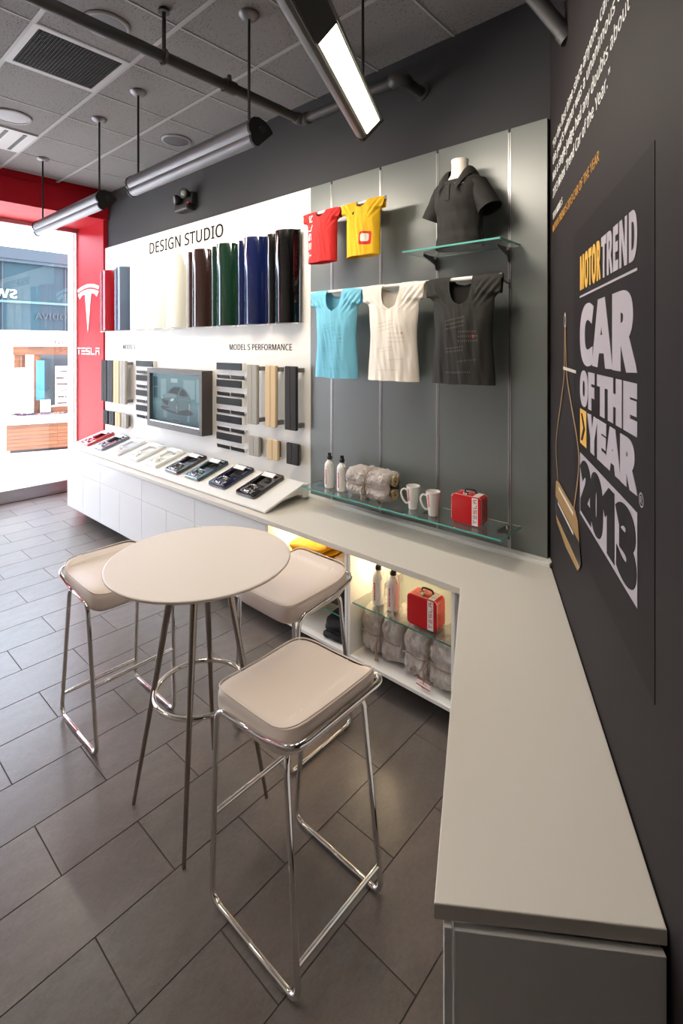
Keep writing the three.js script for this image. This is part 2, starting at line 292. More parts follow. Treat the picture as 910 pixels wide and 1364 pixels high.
// ---------------------------------------------------------------- sloping ledge with paint trays
const SL = Math.atan(0.316), ledgeY = (z) => 0.943 - (z - 0.162) * 0.316;
{
  const t = thing('display_ledge', 'white sloping ledge holding the coloured paint trays', 'shelf');
  const sh = [[-5.42, 0.155], [-5.42, 0.545], [-1.8, 0.545], [-1.8, 0.155]];
  const g = poly(sh, -0.016, 0, 0.002); const p = g.attributes.position; for (let i = 0; i < p.count; i++) p.setY(i, p.getY(i) + ledgeY(p.getZ(i))); g.computeVertexNormals();
  part('ledge', g, M.white, t);
  part('rear_support', bar6(-5.40, -1.815, 0.826, 0.925, 0.095, 0.155), M.white, t);
  for (const x of [-1.83, -3.0, -4.2, -5.38]) part('bracket', ext([[0.1, 0.827], [0.1, 0.925], [0.155, 0.926], [0.4, 0.848], [0.4, 0.842], [0.2, 0.86]], 0.02).rotateY(-Math.PI / 2), M.white, t, [x, 0, 0]);
}
{
  const out = rrect(-0.121, 0.121, -0.166, 0.166, 0.028), hole = rrect(-0.082, 0.082, -0.02, 0.14, 0.012).reverse();
  const body = ext(out, 0.028, 0.007, [hole]).rotateX(-Math.PI / 2), floorG = ext(rrect(-0.09, 0.09, -0.03, 0.15, 0.01), 0.008).rotateX(-Math.PI / 2);
  const carG = grid(28, 18, (u, v) => { const x = (u - 0.5) * 0.15, y = (v - 0.5) * 0.11, e = Math.max(0, 1 - Math.pow(Math.abs(u - 0.5) * 2, 4)) * Math.max(0, 1 - Math.pow(Math.abs(v - 0.5) * 2, 4)); return [x, 0.026 + e * (0.014 + 0.008 * Math.sin(u * 11) * Math.cos(v * 9) + 0.006 * Math.sin(u * 21 + v * 13)), y]; });
  const ring = new THREE.TorusGeometry(0.045, 0.006, 8, 28).rotateX(Math.PI / 2);
  const cols = [['red', '#b01020', 'beside the red portal'], ['steel grey', '#5b6673', 'between the red tray and a white tray'], ['silvery white', '#e4e6ea', 'next to the steel grey tray'], ['white', '#f2f2ee', 'in the middle of the three white trays'], ['pearl white', '#eef0e6', 'next to the dark brown tray'], ['dark brown', '#2d2220', 'between the pearl white and blue green trays'], ['blue green', '#1d3d48', 'between the brown and navy trays'], ['navy blue', '#121a3c', 'between the blue green and black trays'], ['black', '#0c0c0e', 'at the ledge end by the grey board']];
  const xs = [-5.15, -4.77, -4.385, -3.975, -3.59, -3.21, -2.875, -2.508, -2.13];
  cols.forEach(([c, hex, w], i) => {
    const z = 0.318, t = thing('paint_tray', `glossy ${c} rounded paint sample tray ${w}`, 'sample tray', 'paint trays on the sloping ledge', [xs[i], ledgeY(z) + 0.0012, z]); t.rotation.x = SL;
    const paint = phys(hex, 0.12, { clearcoat: 1, clearcoatRoughness: 0.03 });
    part('tray_body', body, paint, t, [0, 0, 0]); part('recess', floorG, i < 2 || i > 4 ? M.blackGloss : paint, t, [0, 0, 0]);
    part('moulded_relief', carG, paint, t, [-0.005, 0, 0.093]); part('ring', ring, M.chrome, t, [-0.005, 0.034, 0.093]);
    part('title_card', rb(0.14, 0.004, 0.045, 0.0, 0.02, -0.108, 0.001), M.white, t, [0, 0, 0], [0.25, 0, 0]);
  });
}
// ---------------------------------------------------------------- curved paint panels
{
  const N = 48, o = []; const fz = (x) => x < 0.11 ? 0.026 + 0.05 * Math.pow(Math.sin(Math.PI * Math.min(1, x / 0.11)), 0.55) : x < 0.358 ? 0.026 + 0.098 * Math.pow(Math.max(0, Math.sin(Math.PI * (x - 0.11) / 0.248)), 0.6) : 0.03;
  for (let i = 0; i <= N; i++) o.push([0.385 * i / N, fz(0.385 * i / N) + 0.01]);
  const inn = o.map(([x, z]) => [x, z - 0.008]).reverse();
  const g = toCreasedNormals(ext([...o, ...inn].map(([x, z]) => [x, -z]).reverse(), 0.75).rotateX(-Math.PI / 2), 0.7);
  const mount = bx(0.385, 0.008, 0.06, 0.1925, 0.006, 0.032);
  const cols = [['deep red', '#a4101f', 'first from the red portal'], ['steel blue grey', '#566476', 'right beside the deep red panel'], ['bright white', '#f0f1f2', 'right beside the steel blue grey panel'], ['plain white', '#f4f4ee', 'between two other white panels'], ['cream white', '#ecece0', 'right beside the brown panel'], ['dark brown', '#3a2623', 'between the cream and green panels'], ['dark green', '#143526', 'between the brown and navy panels'], ['navy blue', '#0e1a45', 'between the green and black panels'], ['jet black', '#070708', 'nearest the shirts']];
  cols.forEach(([c, hex, w], i) => {
    const t = thing('paint_sample', `glossy ${c} curved paint sample panel ${w}`, 'paint sample', 'curved paint panels under the board heading', [-5.628 + i * 0.4125, 2.19, 0.03]);
    part('curved_panel', g, phys(hex, 0.1, { clearcoat: 1, clearcoatRoughness: 0.02 }), t); part('mounting_ledge', mount, M.white, t, [0, -0.012, -0.001]);
  });
}
// ---------------------------------------------------------------- upholstery and trim samples
{
  const fab = (hex) => std(hex, 0.8, { bumpMap: fabricBump, bumpScale: 0.0006 });
  const black = fab('#2b2a2a'), charcoal = fab('#3a393b'), beige = fab('#d9bd93'), grey = fab('#aaa59b');
  const seam = { black: std('#7c1f2c', 0.6), light: std('#efe2c6', 0.6) };
  function board(x, w, y0, y1, zb, mat, sm, label, group, brackets) {
    const t = thing('upholstery_sample', label, 'fabric sample', group, [x, y0, 0]); const h = y1 - y0;
    part('left_strip', rb(w / 2 - 0.002, h, 0.025, -w / 4, h / 2, zb, 0.006, 3), mat, t); part('right_strip', rb(w / 2 - 0.002, h, 0.025, w / 4, h / 2, zb, 0.006, 3), mat, t);
    part('seam', rod([0, 0.004, zb + 0.006], [0, h - 0.004, zb + 0.006], 0.003), sm, t);
    part('core', bx(w - 0.01, h - 0.01, 0.012, 0, h / 2, zb - 0.014), std('#8f8577', 0.7), t);
    if (brackets) for (const y of [0.02, h - 0.05]) part('bracket', bar6(w / 2 - 0.034, w / 2 + 0.002, y, y + 0.035, 0.0305, zb - 0.02), M.aluSoft, t); else part('bracket', bar6(-0.03, 0.03, 0.02, h - 0.02, 0.0305, zb - 0.02), M.aluSoft, t);
  }
  const L = [[-5.45, black, seam.light, 'black'], [-5.28, charcoal, seam.light, 'charcoal'], [-5.11, beige, seam.light, 'beige'], [-4.94, grey, seam.light, 'light grey']];
  for (const [x, m, s, c] of L) { board(x, 0.152, 1.31, 1.825, 0.112, m, s, `tall ${c} upholstery sample between the red portal and the screen`, 'tall upholstery samples', true); board(x - 0.02, 0.135, 1.02, 1.19, 0.085, m, s, `short ${c} upholstery sample between the red portal and the screen`, 'short upholstery samples', false); }
  const R = [[-2.49, grey, seam.light, 'light grey'], [-2.245, beige, std('#6b4a33', 0.7), 'beige'], [-2.0, black, seam.black, 'black red seamed']];
  for (const [x, m, s, c] of R) { board(x, 0.135, 1.325, 1.838, 0.112, m, s, `tall ${c} upholstery sample beside the grey shirt board`, 'tall upholstery samples', true); board(x + 0.0, 0.14, 1.045, 1.217, 0.092, m, s, `short ${c} upholstery sample beside the grey shirt board`, 'short upholstery samples', false); }
  const fp = (h, r) => phys(h, r, { specularIntensity: 0.25 }), finish = [['piano black', fp('#0b0b0c', 0.3)], ['dark wenge wood', fp('#1d1715', 0.5)], ['striped dark wood', fp('#211e1c', 0.5)], ['matt charcoal', fp('#232124', 0.6)], ['smooth dark grey', fp('#282524', 0.6)]];
  function strips(x0, rows, side, n, place) {
    for (let i = 0; i < n; i++) {
      const t = thing('trim_sample', `wide ${finish[i][0]} trim sample ${place}`, 'trim sample', `trim samples ${place}`, [x0, rows[i], 0.0305]);
      part('block', rb(0.4, 0.072, 0.036, 0.2, 0, 0.018, 0.003), M.white, t); part('face_plate', rb(0.385, 0.066, 0.008, 0.1925, 0, 0.041, 0.002), finish[i][1], t);
      for (let k = 0; k < 2; k++) { const q = thing('trim_strip', `narrow ${finish[i][0]} trim strip, ${k ? 'the one farther from the red portal' : 'the one nearer the red portal'}, ${place}`, 'trim sample', `trim samples ${place}`, [x0 - 0.006 + k * 0.22, rows[i] - 0.092, 0.0305]);
        part('holder', rb(0.19, 0.022, 0.026, 0.105, 0, 0.013, 0.002), M.white, q); part('strip', rb(0.196, 0.034, 0.007, 0.1, 0, 0.032, 0.002), finish[i][1], q, null, [0.2, 0, 0]); }
    }
  }
  strips(-3.088, [1.812, 1.652, 1.488, 1.322, 1.155], 'right', 5, 'beside the tall samples near the shirts');
  strips(-4.70, [1.800, 1.636, 1.464, 1.29], 'left', 4, 'half hidden behind the screen');
}
// ---------------------------------------------------------------- framed screen
{
  const t = thing('wall_screen', 'brown grey framed wall screen showing a car in a studio', 'screen', null, [-3.752, 1.446, 0.03]);
  const fr = std('#4b443f', 0.5); const hw = 0.535, hh = 0.313;
  part('frame', ext([[-hw, -hh], [hw, -hh], [hw, hh], [-hw, hh]], 0.12, 0.003, [[[-hw + 0.055, -hh + 0.06], [-hw + 0.055, hh - 0.05], [hw - 0.05, hh - 0.05], [hw - 0.05, -hh + 0.06]]]), fr, t);
  const pic = canvas(512, 272, (g, w, h) => {
    let l = g.createLinearGradient(0, 0, 0, h); l.addColorStop(0, '#7fa3ab'); l.addColorStop(0.5, '#5e8791'); l.addColorStop(0.62, '#6d949c'); l.addColorStop(1, '#33525c'); g.fillStyle = l; g.fillRect(0, 0, w, h);
    g.fillStyle = 'rgba(200,225,228,0.45)'; g.fillRect(90, 30, 60, 105); g.fillRect(330, 26, 110, 100); g.fillRect(455, 20, 40, 120);
    g.fillStyle = '#3a5662'; g.fillRect(6, 20, 50, 55); g.fillRect(10, 80, 46, 60); g.fillStyle = '#bcd4d8'; g.fillRect(200, 24, 70, 22);
    g.fillStyle = 'rgba(190,225,232,0.35)'; g.fillRect(120, 175, 40, 70); g.fillRect(368, 170, 22, 80); g.fillRect(470, 150, 14, 90);
    g.fillStyle = 'rgba(16,28,34,0.8)'; g.beginPath(); g.ellipse(260, 196, 165, 22, 0.04, 0, 7); g.fill();
    g.fillStyle = '#5d7b80'; g.beginPath(); g.moveTo(98, 150); g.quadraticCurveTo(104, 122, 150, 112); g.quadraticCurveTo(185, 80, 225, 70); g.quadraticCurveTo(290, 58, 340, 74); g.quadraticCurveTo(385, 96, 402, 124); g.quadraticCurveTo(412, 150, 404, 178); g.lineTo(280, 200); g.lineTo(250, 206); g.lineTo(150, 196); g.quadraticCurveTo(104, 188, 98, 150); g.fill();
    g.fillStyle = '#7d9b9e'; g.beginPath(); g.moveTo(150, 112); g.quadraticCurveTo(190, 100, 262, 110); g.lineTo(250, 130); g.quadraticCurveTo(180, 126, 112, 138); g.fill();
    g.fillStyle = '#1d2b31'; g.beginPath(); g.moveTo(172, 108); g.quadraticCurveTo(205, 76, 240, 72); g.lineTo(300, 72); g.quadraticCurveTo(282, 92, 270, 112); g.quadraticCurveTo(215, 104, 172, 108); g.fill();
    g.beginPath(); g.moveTo(286, 112); g.quadraticCurveTo(298, 84, 318, 78); g.quadraticCurveTo(352, 84, 372, 112); g.lineTo(330, 118); g.fill();
    g.beginPath(); g.moveTo(108, 146); g.quadraticCurveTo(140, 140, 176, 150); g.quadraticCurveTo(176, 172, 164, 176); g.quadraticCurveTo(120, 172, 108, 146); g.fill(); g.fillRect(112, 184, 70, 8);
    g.fillStyle = '#dfeff0'; g.beginPath(); g.ellipse(214, 142, 20, 8, -0.25, 0, 7); g.fill(); g.beginPath(); g.ellipse(108, 136, 8, 4, 0.4, 0, 7); g.fill();
    for (const [x, y, a, b] of [[262, 182, 20, 34], [390, 168, 11, 26]]) { g.fillStyle = '#11191d'; g.beginPath(); g.ellipse(x, y, a, b, 0, 0, 7); g.fill(); g.strokeStyle = '#cfdcde'; g.lineWidth = 2; for (let k = 0; k < 10; k++) { g.beginPath(); g.moveTo(x, y); g.lineTo(x + a * 0.72 * Math.cos(k * 0.63), y + b * 0.78 * Math.sin(k * 0.63)); g.stroke(); } g.beginPath(); g.ellipse(x, y, a * 0.76, b * 0.8, 0, 0, 7); g.stroke(); }
    g.strokeStyle = '#94b2b4'; g.lineWidth = 1.5; g.beginPath(); g.moveTo(284, 138); g.quadraticCurveTo(340, 132, 396, 132); g.stroke(); g.strokeStyle = '#c4d8da'; g.beginPath(); g.moveTo(135, 146); g.lineTo(150, 150); g.stroke();
    g.fillStyle = '#23353c'; g.fillRect(218, 246, 74, 14); g.strokeStyle = '#9fc0c6'; g.strokeRect(218, 246, 74, 14);
    g.fillStyle = '#1b2c33'; g.fillRect(0, 264, w, 8);
  });
  const scr = new THREE.MeshPhysicalMaterial({ color: '#060606', roughness: 0.4, specularIntensity: 0.2, emissive: '#ffffff', emissiveMap: pic, emissiveIntensity: 0.5 });
  part('screen', new THREE.PlaneGeometry(0.965, 0.513), scr, t, [0.0025, 0.005, 0.082]);
  part('backing', bx(0.97, 0.52, 0.07, 0.0025, 0.005, 0.045), M.black, t);
  part('inner_rail', box6(-0.48, 0.485, -0.253, -0.243, 0.083, 0.118, 0.001), M.alu, t);
  part('sensor', rb(0.02, 0.01, 0.004, 0.49, -0.285, 0.121, 0.001), M.black, t);
  const l = new THREE.RectAreaLight(new THREE.Color(0.55, 0.75, 0.8), 0.25, 0.96, 0.51); l.position.set(0, 0.005, 0.09); l.rotation.y = Math.PI; t.add(l);
}
// ---------------------------------------------------------------- wall washers on stems
function washer(pos, ry, lit, label, stems, len) {
  const t = thing('pendant_wall_washer', label, 'light fixture', 'wall washers hanging from the ceiling', pos, ry);
  const prof = [[0.098, 0.0], [0.094, 0.014], [0.07, 0.038], [0.035, 0.056], [0.0, 0.062], [-0.035, 0.054], [-0.06, 0.032], [-0.072, 0.0], [-0.066, -0.03], [-0.052, -0.046], [-0.056, -0.062], [-0.05, -0.082], [-0.032, -0.097], [-0.012, -0.1], [0.0, -0.094]];
  const body = toCreasedNormals(ext(prof, len).rotateY(Math.PI / 2).translate(0, 0, 0), 0.6);       // profile x -> -z
  const flip = (g) => g.rotateY(Math.PI);                                                          // so that the opening faces +z
  part('housing', flip(body.clone()).translate(len / 2, 0, 0), M.aluSoft, t);
  for (const s of [-1, 1]) { part('end_cap', flip(ext(prof.map(([x, y]) => [x * 1.06, y * 1.06]), 0.018).rotateY(Math.PI / 2)).translate(s * (len / 2 + 0.009) + 0.009, 0, 0), M.black, t); part('end_knob', cyl(0.022, 0.022, 0.014, 0, 0, 0, 20).rotateZ(Math.PI / 2), M.dark, t, [s * (len / 2 + 0.024), -0.002, 0.02]); }
  const face = new THREE.Group(); face.name = 'lamp_opening'; t.add(face); face.position.set(0, -0.047, 0.049); face.rotation.x = Math.atan2(0.098, 0.094) ;
  for (const y of [-0.061, 0.061]) part('rim', rb(len, 0.008, 0.012, 0, y, -0.003, 0.003), M.aluSoft, face);
  const glow = new THREE.MeshStandardMaterial({ color: '#ffffff', emissive: new THREE.Color(1, 0.9, 0.66), emissiveIntensity: 5 });
  const [a, b] = lit;
  part('lens', bx(b - a, 0.098, 0.004, (a + b) / 2, 0, 0.003), glow, face);
  const fill = (x0, x1) => { if (x1 - x0 > 0.03) part('blank_cover', bx(x1 - x0 - 0.006, 0.108, 0.005, (x0 + x1) / 2, 0, 0.003), M.dark, face); };
  fill(-len / 2, a); fill(b, len / 2);
  const l = new THREE.RectAreaLight(WARM, WASH, b - a, 0.098); l.position.set((a + b) / 2, 0, 0.0085); l.rotation.y = Math.PI; face.add(l);
  for (const x of stems) { part('stem', cyl(0.008, 0.008, CEIL - pos[1] - 0.05, x, 0.055 + (CEIL - pos[1] - 0.05) / 2, -0.0, 12), M.black, t); part('canopy', lathe([[0, -0.03], [0.02, -0.03], [0.05, -0.02], [0.062, -0.004], [0.062, 0]]).translate(x, CEIL - pos[1] - 0.002, 0), M.aluSoft, t); }
  return t;
}
washer([-4.17, 3.265, 1.0], Math.PI, [-0.62, 0.62], 'grey wall washer on two stems near the red portal', [-0.69, 0.70], 1.56);
washer([-2.075, 3.265, 1.0], Math.PI, [-0.62, 0.62], 'grey wall washer on two stems in front of the board heading', [-0.675, 0.70], 1.5);
{ const c = wb(1.02, 1.0); washer([c[0], 3.265, c[1]], TH + Math.PI, [-0.12, 0.75], 'wall washer with its bright lens in view before the poster wall', [-0.66, 0.72], 1.56); }

for (const [x, z, w] of [[-0.295, 2.135, 'over the stool by the counter end'], [-1.515, 2.745, 'over the open floor'], [-3.345, 3.355, 'nearest the storefront']]) {  // fill lights added out of view to brighten table, stools and counter
  const t = thing('added_fill_panel', `added square fill light panel ${w}`, 'ceiling light', 'added fill light panels', [x, CEIL, z]);
  part('frame', ext(rrect(-0.3, 0.3, -0.3, 0.3, 0.005), 0.02, 0.002, [rrect(-0.27, 0.27, -0.27, 0.27, 0.003).reverse()]).rotateX(Math.PI / 2), M.white, t, [0, 0, 0]);
  part('diffuser', bx(0.54, 0.006, 0.54, 0, -0.006, 0), new THREE.MeshStandardMaterial({ color: '#ffffff', emissive: WARM, emissiveIntensity: 4 }), t);
  const l = new THREE.RectAreaLight(WARM, FILL_PANEL, 0.54, 0.54); l.position.y = -0.012; l.rotation.x = -Math.PI / 2; t.add(l);
}
// ---------------------------------------------------------------- ceiling fittings
{
  const g = thing('ceiling_grille', 'square dark air grille set in the tiled ceiling', 'air vent', null, [-2.735, CEIL, 1.525]);
  part('frame', ext([[-0.302, -0.302], [0.302, -0.302], [0.302, 0.302], [-0.302, 0.302]], 0.012, 0.002, [[[-0.262, -0.262], [-0.262, 0.262], [0.262, 0.262], [0.262, -0.262]]]).rotateX(Math.PI / 2), std('#b5b2b2', 0.5), g, [0, 0.006, 0]);
  part('back_plate', bx(0.56, 0.01, 0.56, 0, 0.02, 0), M.black, g);
  const bars = std('#4a494b', 0.6); for (let i = -12; i <= 12; i++) { part('louvre', bx(0.004, 0.012, 0.524, i * 0.021, 0.003, 0), bars, g); part('louvre', bx(0.524, 0.008, 0.003, 0, 0.003, i * 0.021), bars, g); }
  const v = thing('ceiling_slot_vent', 'pale slotted air diffuser in the ceiling near the storefront', 'air vent', null, [-4.56, CEIL, 1.525]);
  part('plate', rb(0.59, 0.02, 0.59, 0, -0.004, 0, 0.003), std('#c2bfbd', 0.5), v); for (const z of [-0.2, -0.05, 0.1]) part('slot', bx(0.5, 0.006, 0.03, 0, -0.0145, z), M.black, v);
  const sp = (x, z, r, label, hex) => { const t = thing('ceiling_speaker', label, 'speaker', 'round ceiling speakers', [x, CEIL, z]); part('rim', lathe([[r * 0.86, -0.016], [r * 0.93, -0.018], [r, -0.01], [r * 1.02, 0.0], [r * 0.86, 0.0]], 40), std('#aeabab', 0.5), t); part('mesh_cover', lathe([[0, -0.02], [r * 0.5, -0.018], [r * 0.88, -0.01]], 40), std(hex, 0.6), t); };
  sp(-2.125, 1.525, 0.135, 'large round ceiling speaker partly hidden by the black pipe', '#77757a'); sp(-3.39, 0.32, 0.135, 'round dark ceiling speaker above the pendant light', '#5d5b5e'); sp(-3.98, 1.525, 0.15, 'round pale ceiling speaker beside the slotted diffuser', '#b0adb0');
}
{ // sprinkler pipe
  const t = thing('sprinkler_pipe', 'black painted sprinkler pipe with elbows under the ceiling', 'pipe'); const y = 3.69, x = -1.735, zc = 0.245, x2 = -0.84;
  part('run', rod([x, y, 3.6], [x, y, zc], 0.034), M.pipe, t); part('run', rod([x, y, zc], [x2, y, zc], 0.034), M.pipe, t); part('run', rod([x2, y, zc], [x2, y, 0.002], 0.034), M.pipe, t);
  const el = (p, q, r) => pipe([p, q, r], 0.044, 0.06, 14);
  part('elbow', el([x, y, zc + 0.07], [x, y, zc], [x + 0.07, y, zc]), M.pipe, t); part('elbow', el([x2 - 0.07, y, zc], [x2, y, zc], [x2, y, zc - 0.07]), M.pipe, t);
  for (const z of [0.9, 2.4]) { part('coupling', rod([x, y, z - 0.04], [x, y, z + 0.04], 0.043), M.pipe, t); part('plug', rod([x, y + 0.03, z], [x, y + 0.075, z], 0.018, 0.014, 8), M.pipe, t); }
  part('wall_flange', rod([x2, y, 0.002], [x2, y, 0.014], 0.055), M.pipe, t);
  for (const z of [1.36, 3.0]) { const h = part('hanger', rod([x, y + 0.04, z], [x, CEIL, z], 0.012, 0.012, 10), M.pipe, t); part('hanger_clamp', new THREE.TorusGeometry(0.04, 0.008, 8, 24), M.pipe, h, [x, y, z]); part('hanger_plate', cyl(0.03, 0.034, 0.02, x, CEIL - 0.01, z), M.pipe, h); }
  const u = thing('ceiling_conduit', 'short black pipe slanting from the ceiling to the poster wall', 'pipe'); const A = wb(0.555, 0.0);
  part('run', rod([A[0], 3.40, A[1]], [-0.1, 3.965, 0.62], 0.036), M.pipe, u); part('wall_flange', rod([A[0] + 0.01, 3.385, A[1] - 0.004], [A[0] - 0.012, 3.42, A[1] + 0.006], 0.042), M.pipe, u);
}
{ // emergency light on the dark wall
  const t = thing('emergency_light', 'black twin head emergency light on the dark wall above the board', 'emergency light', null, [-3.66, 3.345, 0.001]);
  part('base', rb(0.27, 0.13, 0.07, 0, 0.16, 0.036, 0.015, 4), M.black, t);
  for (const s of [-1, 1]) { const h = part('lamp_head', lathe([[0, -0.05], [0.035, -0.045], [0.05, -0.01], [0.05, 0.02], [0.045, 0.025], [0, 0.022]]).rotateX(Math.PI / 2), M.black, t, [s * 0.075, s > 0 ? 0.2 : 0.16, 0.115], [0.15, s * 0.3, 0]); part('lens', lathe([[0, 0.03], [0.022, 0.028], [0.03, 0.022]]).rotateX(Math.PI / 2), phys('#7d877c', 0.1), h); }
  part('lower_tray', rb(0.25, 0.07, 0.11, -0.01, 0.075, 0.057, 0.02, 4), M.black, t); part('bracket', rb(0.03, 0.05, 0.05, -0.16, 0.13, 0.026, 0.008), M.black, t);
  part('indicator', new THREE.SphereGeometry(0.007, 10, 8).translate(0.11, 0.1, 0.1), new THREE.MeshStandardMaterial({ color: '#300', emissive: '#ff2010', emissiveIntensity: 1.2 }), t);
}
// ---------------------------------------------------------------- glass shelves and rails
const paintedEdgeGlow = phys('#7ad3c6', 0.25, { transmission: 0.35, thickness: 0 });  // added strips; the light gathered at glass edges is put into their teal
function edges(t, x0, x1, y0, y1, z0, z1) { part('front_edge_glow', bar6(x0, x1, y0, y1, z1, z1 + 0.0012), paintedEdgeGlow, t); for (const [a, b] of [[x0 - 0.0012, x0], [x1, x1 + 0.0012]]) part('side_edge_glow', bar6(a, b, y0, y1, z0, z1), paintedEdgeGlow, t); }
function shelfBracket(parent, x, y, z1) { part('bracket', ext([[0.035, -0.085], [0.035, 0.0], [z1, 0.0], [z1, -0.012], [0.07, -0.05], [0.05, -0.085]], 0.006).rotateY(-Math.PI / 2).translate(x + 0.003, y - 0.0105, 0), M.aluSoft, parent); part('clamp', cyl(0.013, 0.013, 0.02, x, y - 0.0215, 0.07, 14), M.chrome, parent); }
{
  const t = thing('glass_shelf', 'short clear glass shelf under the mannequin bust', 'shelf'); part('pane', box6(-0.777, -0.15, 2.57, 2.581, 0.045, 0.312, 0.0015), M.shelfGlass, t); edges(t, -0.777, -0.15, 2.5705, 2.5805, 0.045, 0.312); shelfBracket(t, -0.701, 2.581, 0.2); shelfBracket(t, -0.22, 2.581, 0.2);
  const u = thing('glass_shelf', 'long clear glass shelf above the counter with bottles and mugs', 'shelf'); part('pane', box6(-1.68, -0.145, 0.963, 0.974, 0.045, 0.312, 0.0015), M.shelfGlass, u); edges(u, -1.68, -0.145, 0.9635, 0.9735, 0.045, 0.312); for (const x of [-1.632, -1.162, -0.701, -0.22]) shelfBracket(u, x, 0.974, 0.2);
  const rail = (y, x0, x1, st, label) => { const r = thing('hanging_rail', label, 'rail'); part('bar', rod([x0, y, 0.2], [x1, y, 0.2], 0.0125), M.white, r); for (const x of st) part('bracket', merge([rod([x, y - 0.03, 0.042], [x, y, 0.2], 0.006), rb(0.012, 0.05, 0.012, x, y - 0.03, 0.041)]), M.aluSoft, r); };
  rail(2.392, -1.68, -0.19, [-1.632, -1.162, -0.701, -0.22], 'white rail through the sleeves of the three larger shirts'); rail(2.98, -1.75, -0.99, [-1.632, -1.162], 'white rail through the sleeves of the two small shirts');
}
// ---------------------------------------------------------------- shirts
function shirtGeo(o) {
  const { W: SW, sl, a, ay, wst, wy, hw, h, nh, nd, bnd, D, k } = o;                     // sleeve half span, sleeve drop, armpit half width/y, waist, hem, length, neck
  const ss = (t) => t * t * (3 - 2 * t), L = (a0, b0, t) => a0 + (b0 - a0) * t;
  const wAt = (y) => { if (y < sl) return SW - 0.012 * y / sl; if (y < ay) { const t = (y - sl) / (ay - sl); return L(SW - 0.012, a, Math.pow(t, 0.55)); } if (y < wy) return L(a, wst, ss((y - ay) / (wy - ay))); return L(wst, hw, ss((y - wy) / (h - wy))); };
  const n0 = (y, d) => y >= d ? 0 : nh * Math.sqrt(Math.max(0, 1 - Math.pow(y / d, 3)));
  const geos = [], nv = 60, nu = 34; 
  for (const back of [0, 1]) for (const side of [-1, 1]) { const gg = grid(nu, nv, (u, v) => {
    const y = h * Math.pow(v, 1.15), w = wAt(y), n = n0(y, back ? bnd : nd), x = side * (n + (w - n) * u), r = Math.abs(x) / w;
    const bul = D * Math.min(1, 0.22 + y / (h * 0.55)) * Math.pow(Math.max(0, 1 - Math.pow(r, 3)), 0.6) * Math.min(1, y / 0.03), arch = 0.0155 * Math.sqrt(1 - Math.pow(1 - Math.min(1, y / 0.016), 2));
    const fold = 0.011 * Math.min(1, y / 0.1) * (1 - Math.pow(r, 4)) * (noise.noise(x * 20 + k * 7, y * 3, k) + 0.5 * noise.noise(x * 44 - y * 8, y * 6, k + 3)) + 0.004 * Math.exp(-Math.pow((y - ay * 0.7) / 0.06, 2)) * Math.sin((Math.abs(x) * 1.2 + y) * 120) * (r > 0.45 ? 1 : 0);
    const hem = v > 0.97 ? 0.002 : 0;
    return [x, -y + 0.006 * noise.noise(x * 9, k, v * 2) * v - 0.006 * Math.max(0, r - 0.7) / 0.3 * (y < sl ? 1 : 0), back ? -bul * 0.8 - arch + Math.min(0, -fold) * 0.5 + (y > sl ? arch * Math.min(1, r * r) : 0) : bul + arch * (y > sl ? 1 - r * r * r : 1) + fold + hem, 0.5 + x / (2 * SW), 1 - y / h];
  }); if ((side < 0) !== !!back) { const ix = gg.index.array; for (let f = 0; f < ix.length; f += 3) { const q = ix[f + 1]; ix[f + 1] = ix[f + 2]; ix[f + 2] = q; } } gg.deleteAttribute('normal'); geos.push(gg); }
  const g = mergeVertices(mergeGeometries(geos), 1e-5); g.computeVertexNormals(); return g;
}
const printTs = (g, rows, col, hi) => { g.strokeStyle = col; g.fillStyle = col; const T = (x, y, s) => { g.beginPath(); g.moveTo(x - s, y - s * 0.6); g.quadraticCurveTo(x, y - s * 1.3, x + s, y - s * 0.6); g.lineTo(x + s * 0.4, y - s * 0.4); g.lineTo(x, y + s * 1.2); g.lineTo(x - s * 0.4, y - s * 0.4); g.fill(); }; for (const [x0, x1, y, sag] of rows) { const n = Math.round((x1 - x0) / 13); for (let i = 0; i <= n; i++) { const t = i / n; T(x0 + (x1 - x0) * t, y - sag * t, 5); } } if (hi) { g.fillStyle = hi[3] ?? '#d33434'; T(hi[0], hi[1], hi[2]); } };
const ROWS = [[176, 290, 214, 16], [176, 290, 234, 16], [176, 290, 254, 16], [262, 360, 268, 2], [262, 376, 290, 2], [262, 376, 312, 2], [176, 286, 346, 8], [176, 286, 362, 8], [262, 366, 406, 8], [176, 330, 458, 2]];
function shirt(spec, x, y, tex, label, group) {
  const t = thing('tshirt', label, 'shirt', group, [x, y + 0.0155, 0.2]);
  part('fabric', shirtGeo(spec), std('#ffffff', 0.85, { map: tex, bumpMap: fabricBump, bumpScale: 0.0003 }), t);
  const { nh, nd } = spec, p = []; for (let i = 0; i <= 20; i++) { const a = i / 20 * Math.PI; const yy = nd * Math.pow(Math.sin(a), 1 / 1.1) * 1.0, xx = nh * Math.cos(a); p.push([xx * 1.0, -yy, 0.016 + spec.D * Math.min(1, 0.22 + yy / (spec.h * 0.55))]); }
  return t;
}
const big = (k, nd = 0.165) => ({ W: 0.247, sl: 0.112, a: 0.197, ay: 0.142, wst: 0.184, wy: 0.34, hw: 0.203, h: 0.63, nh: 0.072, nd, bnd: 0.05, D: 0.045, k });
const small = (k, x = 1) => ({ W: 0.191, sl: 0.078, a: 0.146, ay: 0.1, wst: 0.142, wy: 0.22, hw: 0.142, h: 0.385, nh: 0.045, nd: 0.05, bnd: 0.025, D: 0.04, k });
const GA = 'larger shirts on the lower rail', GB = 'small shirts on the upper rail';
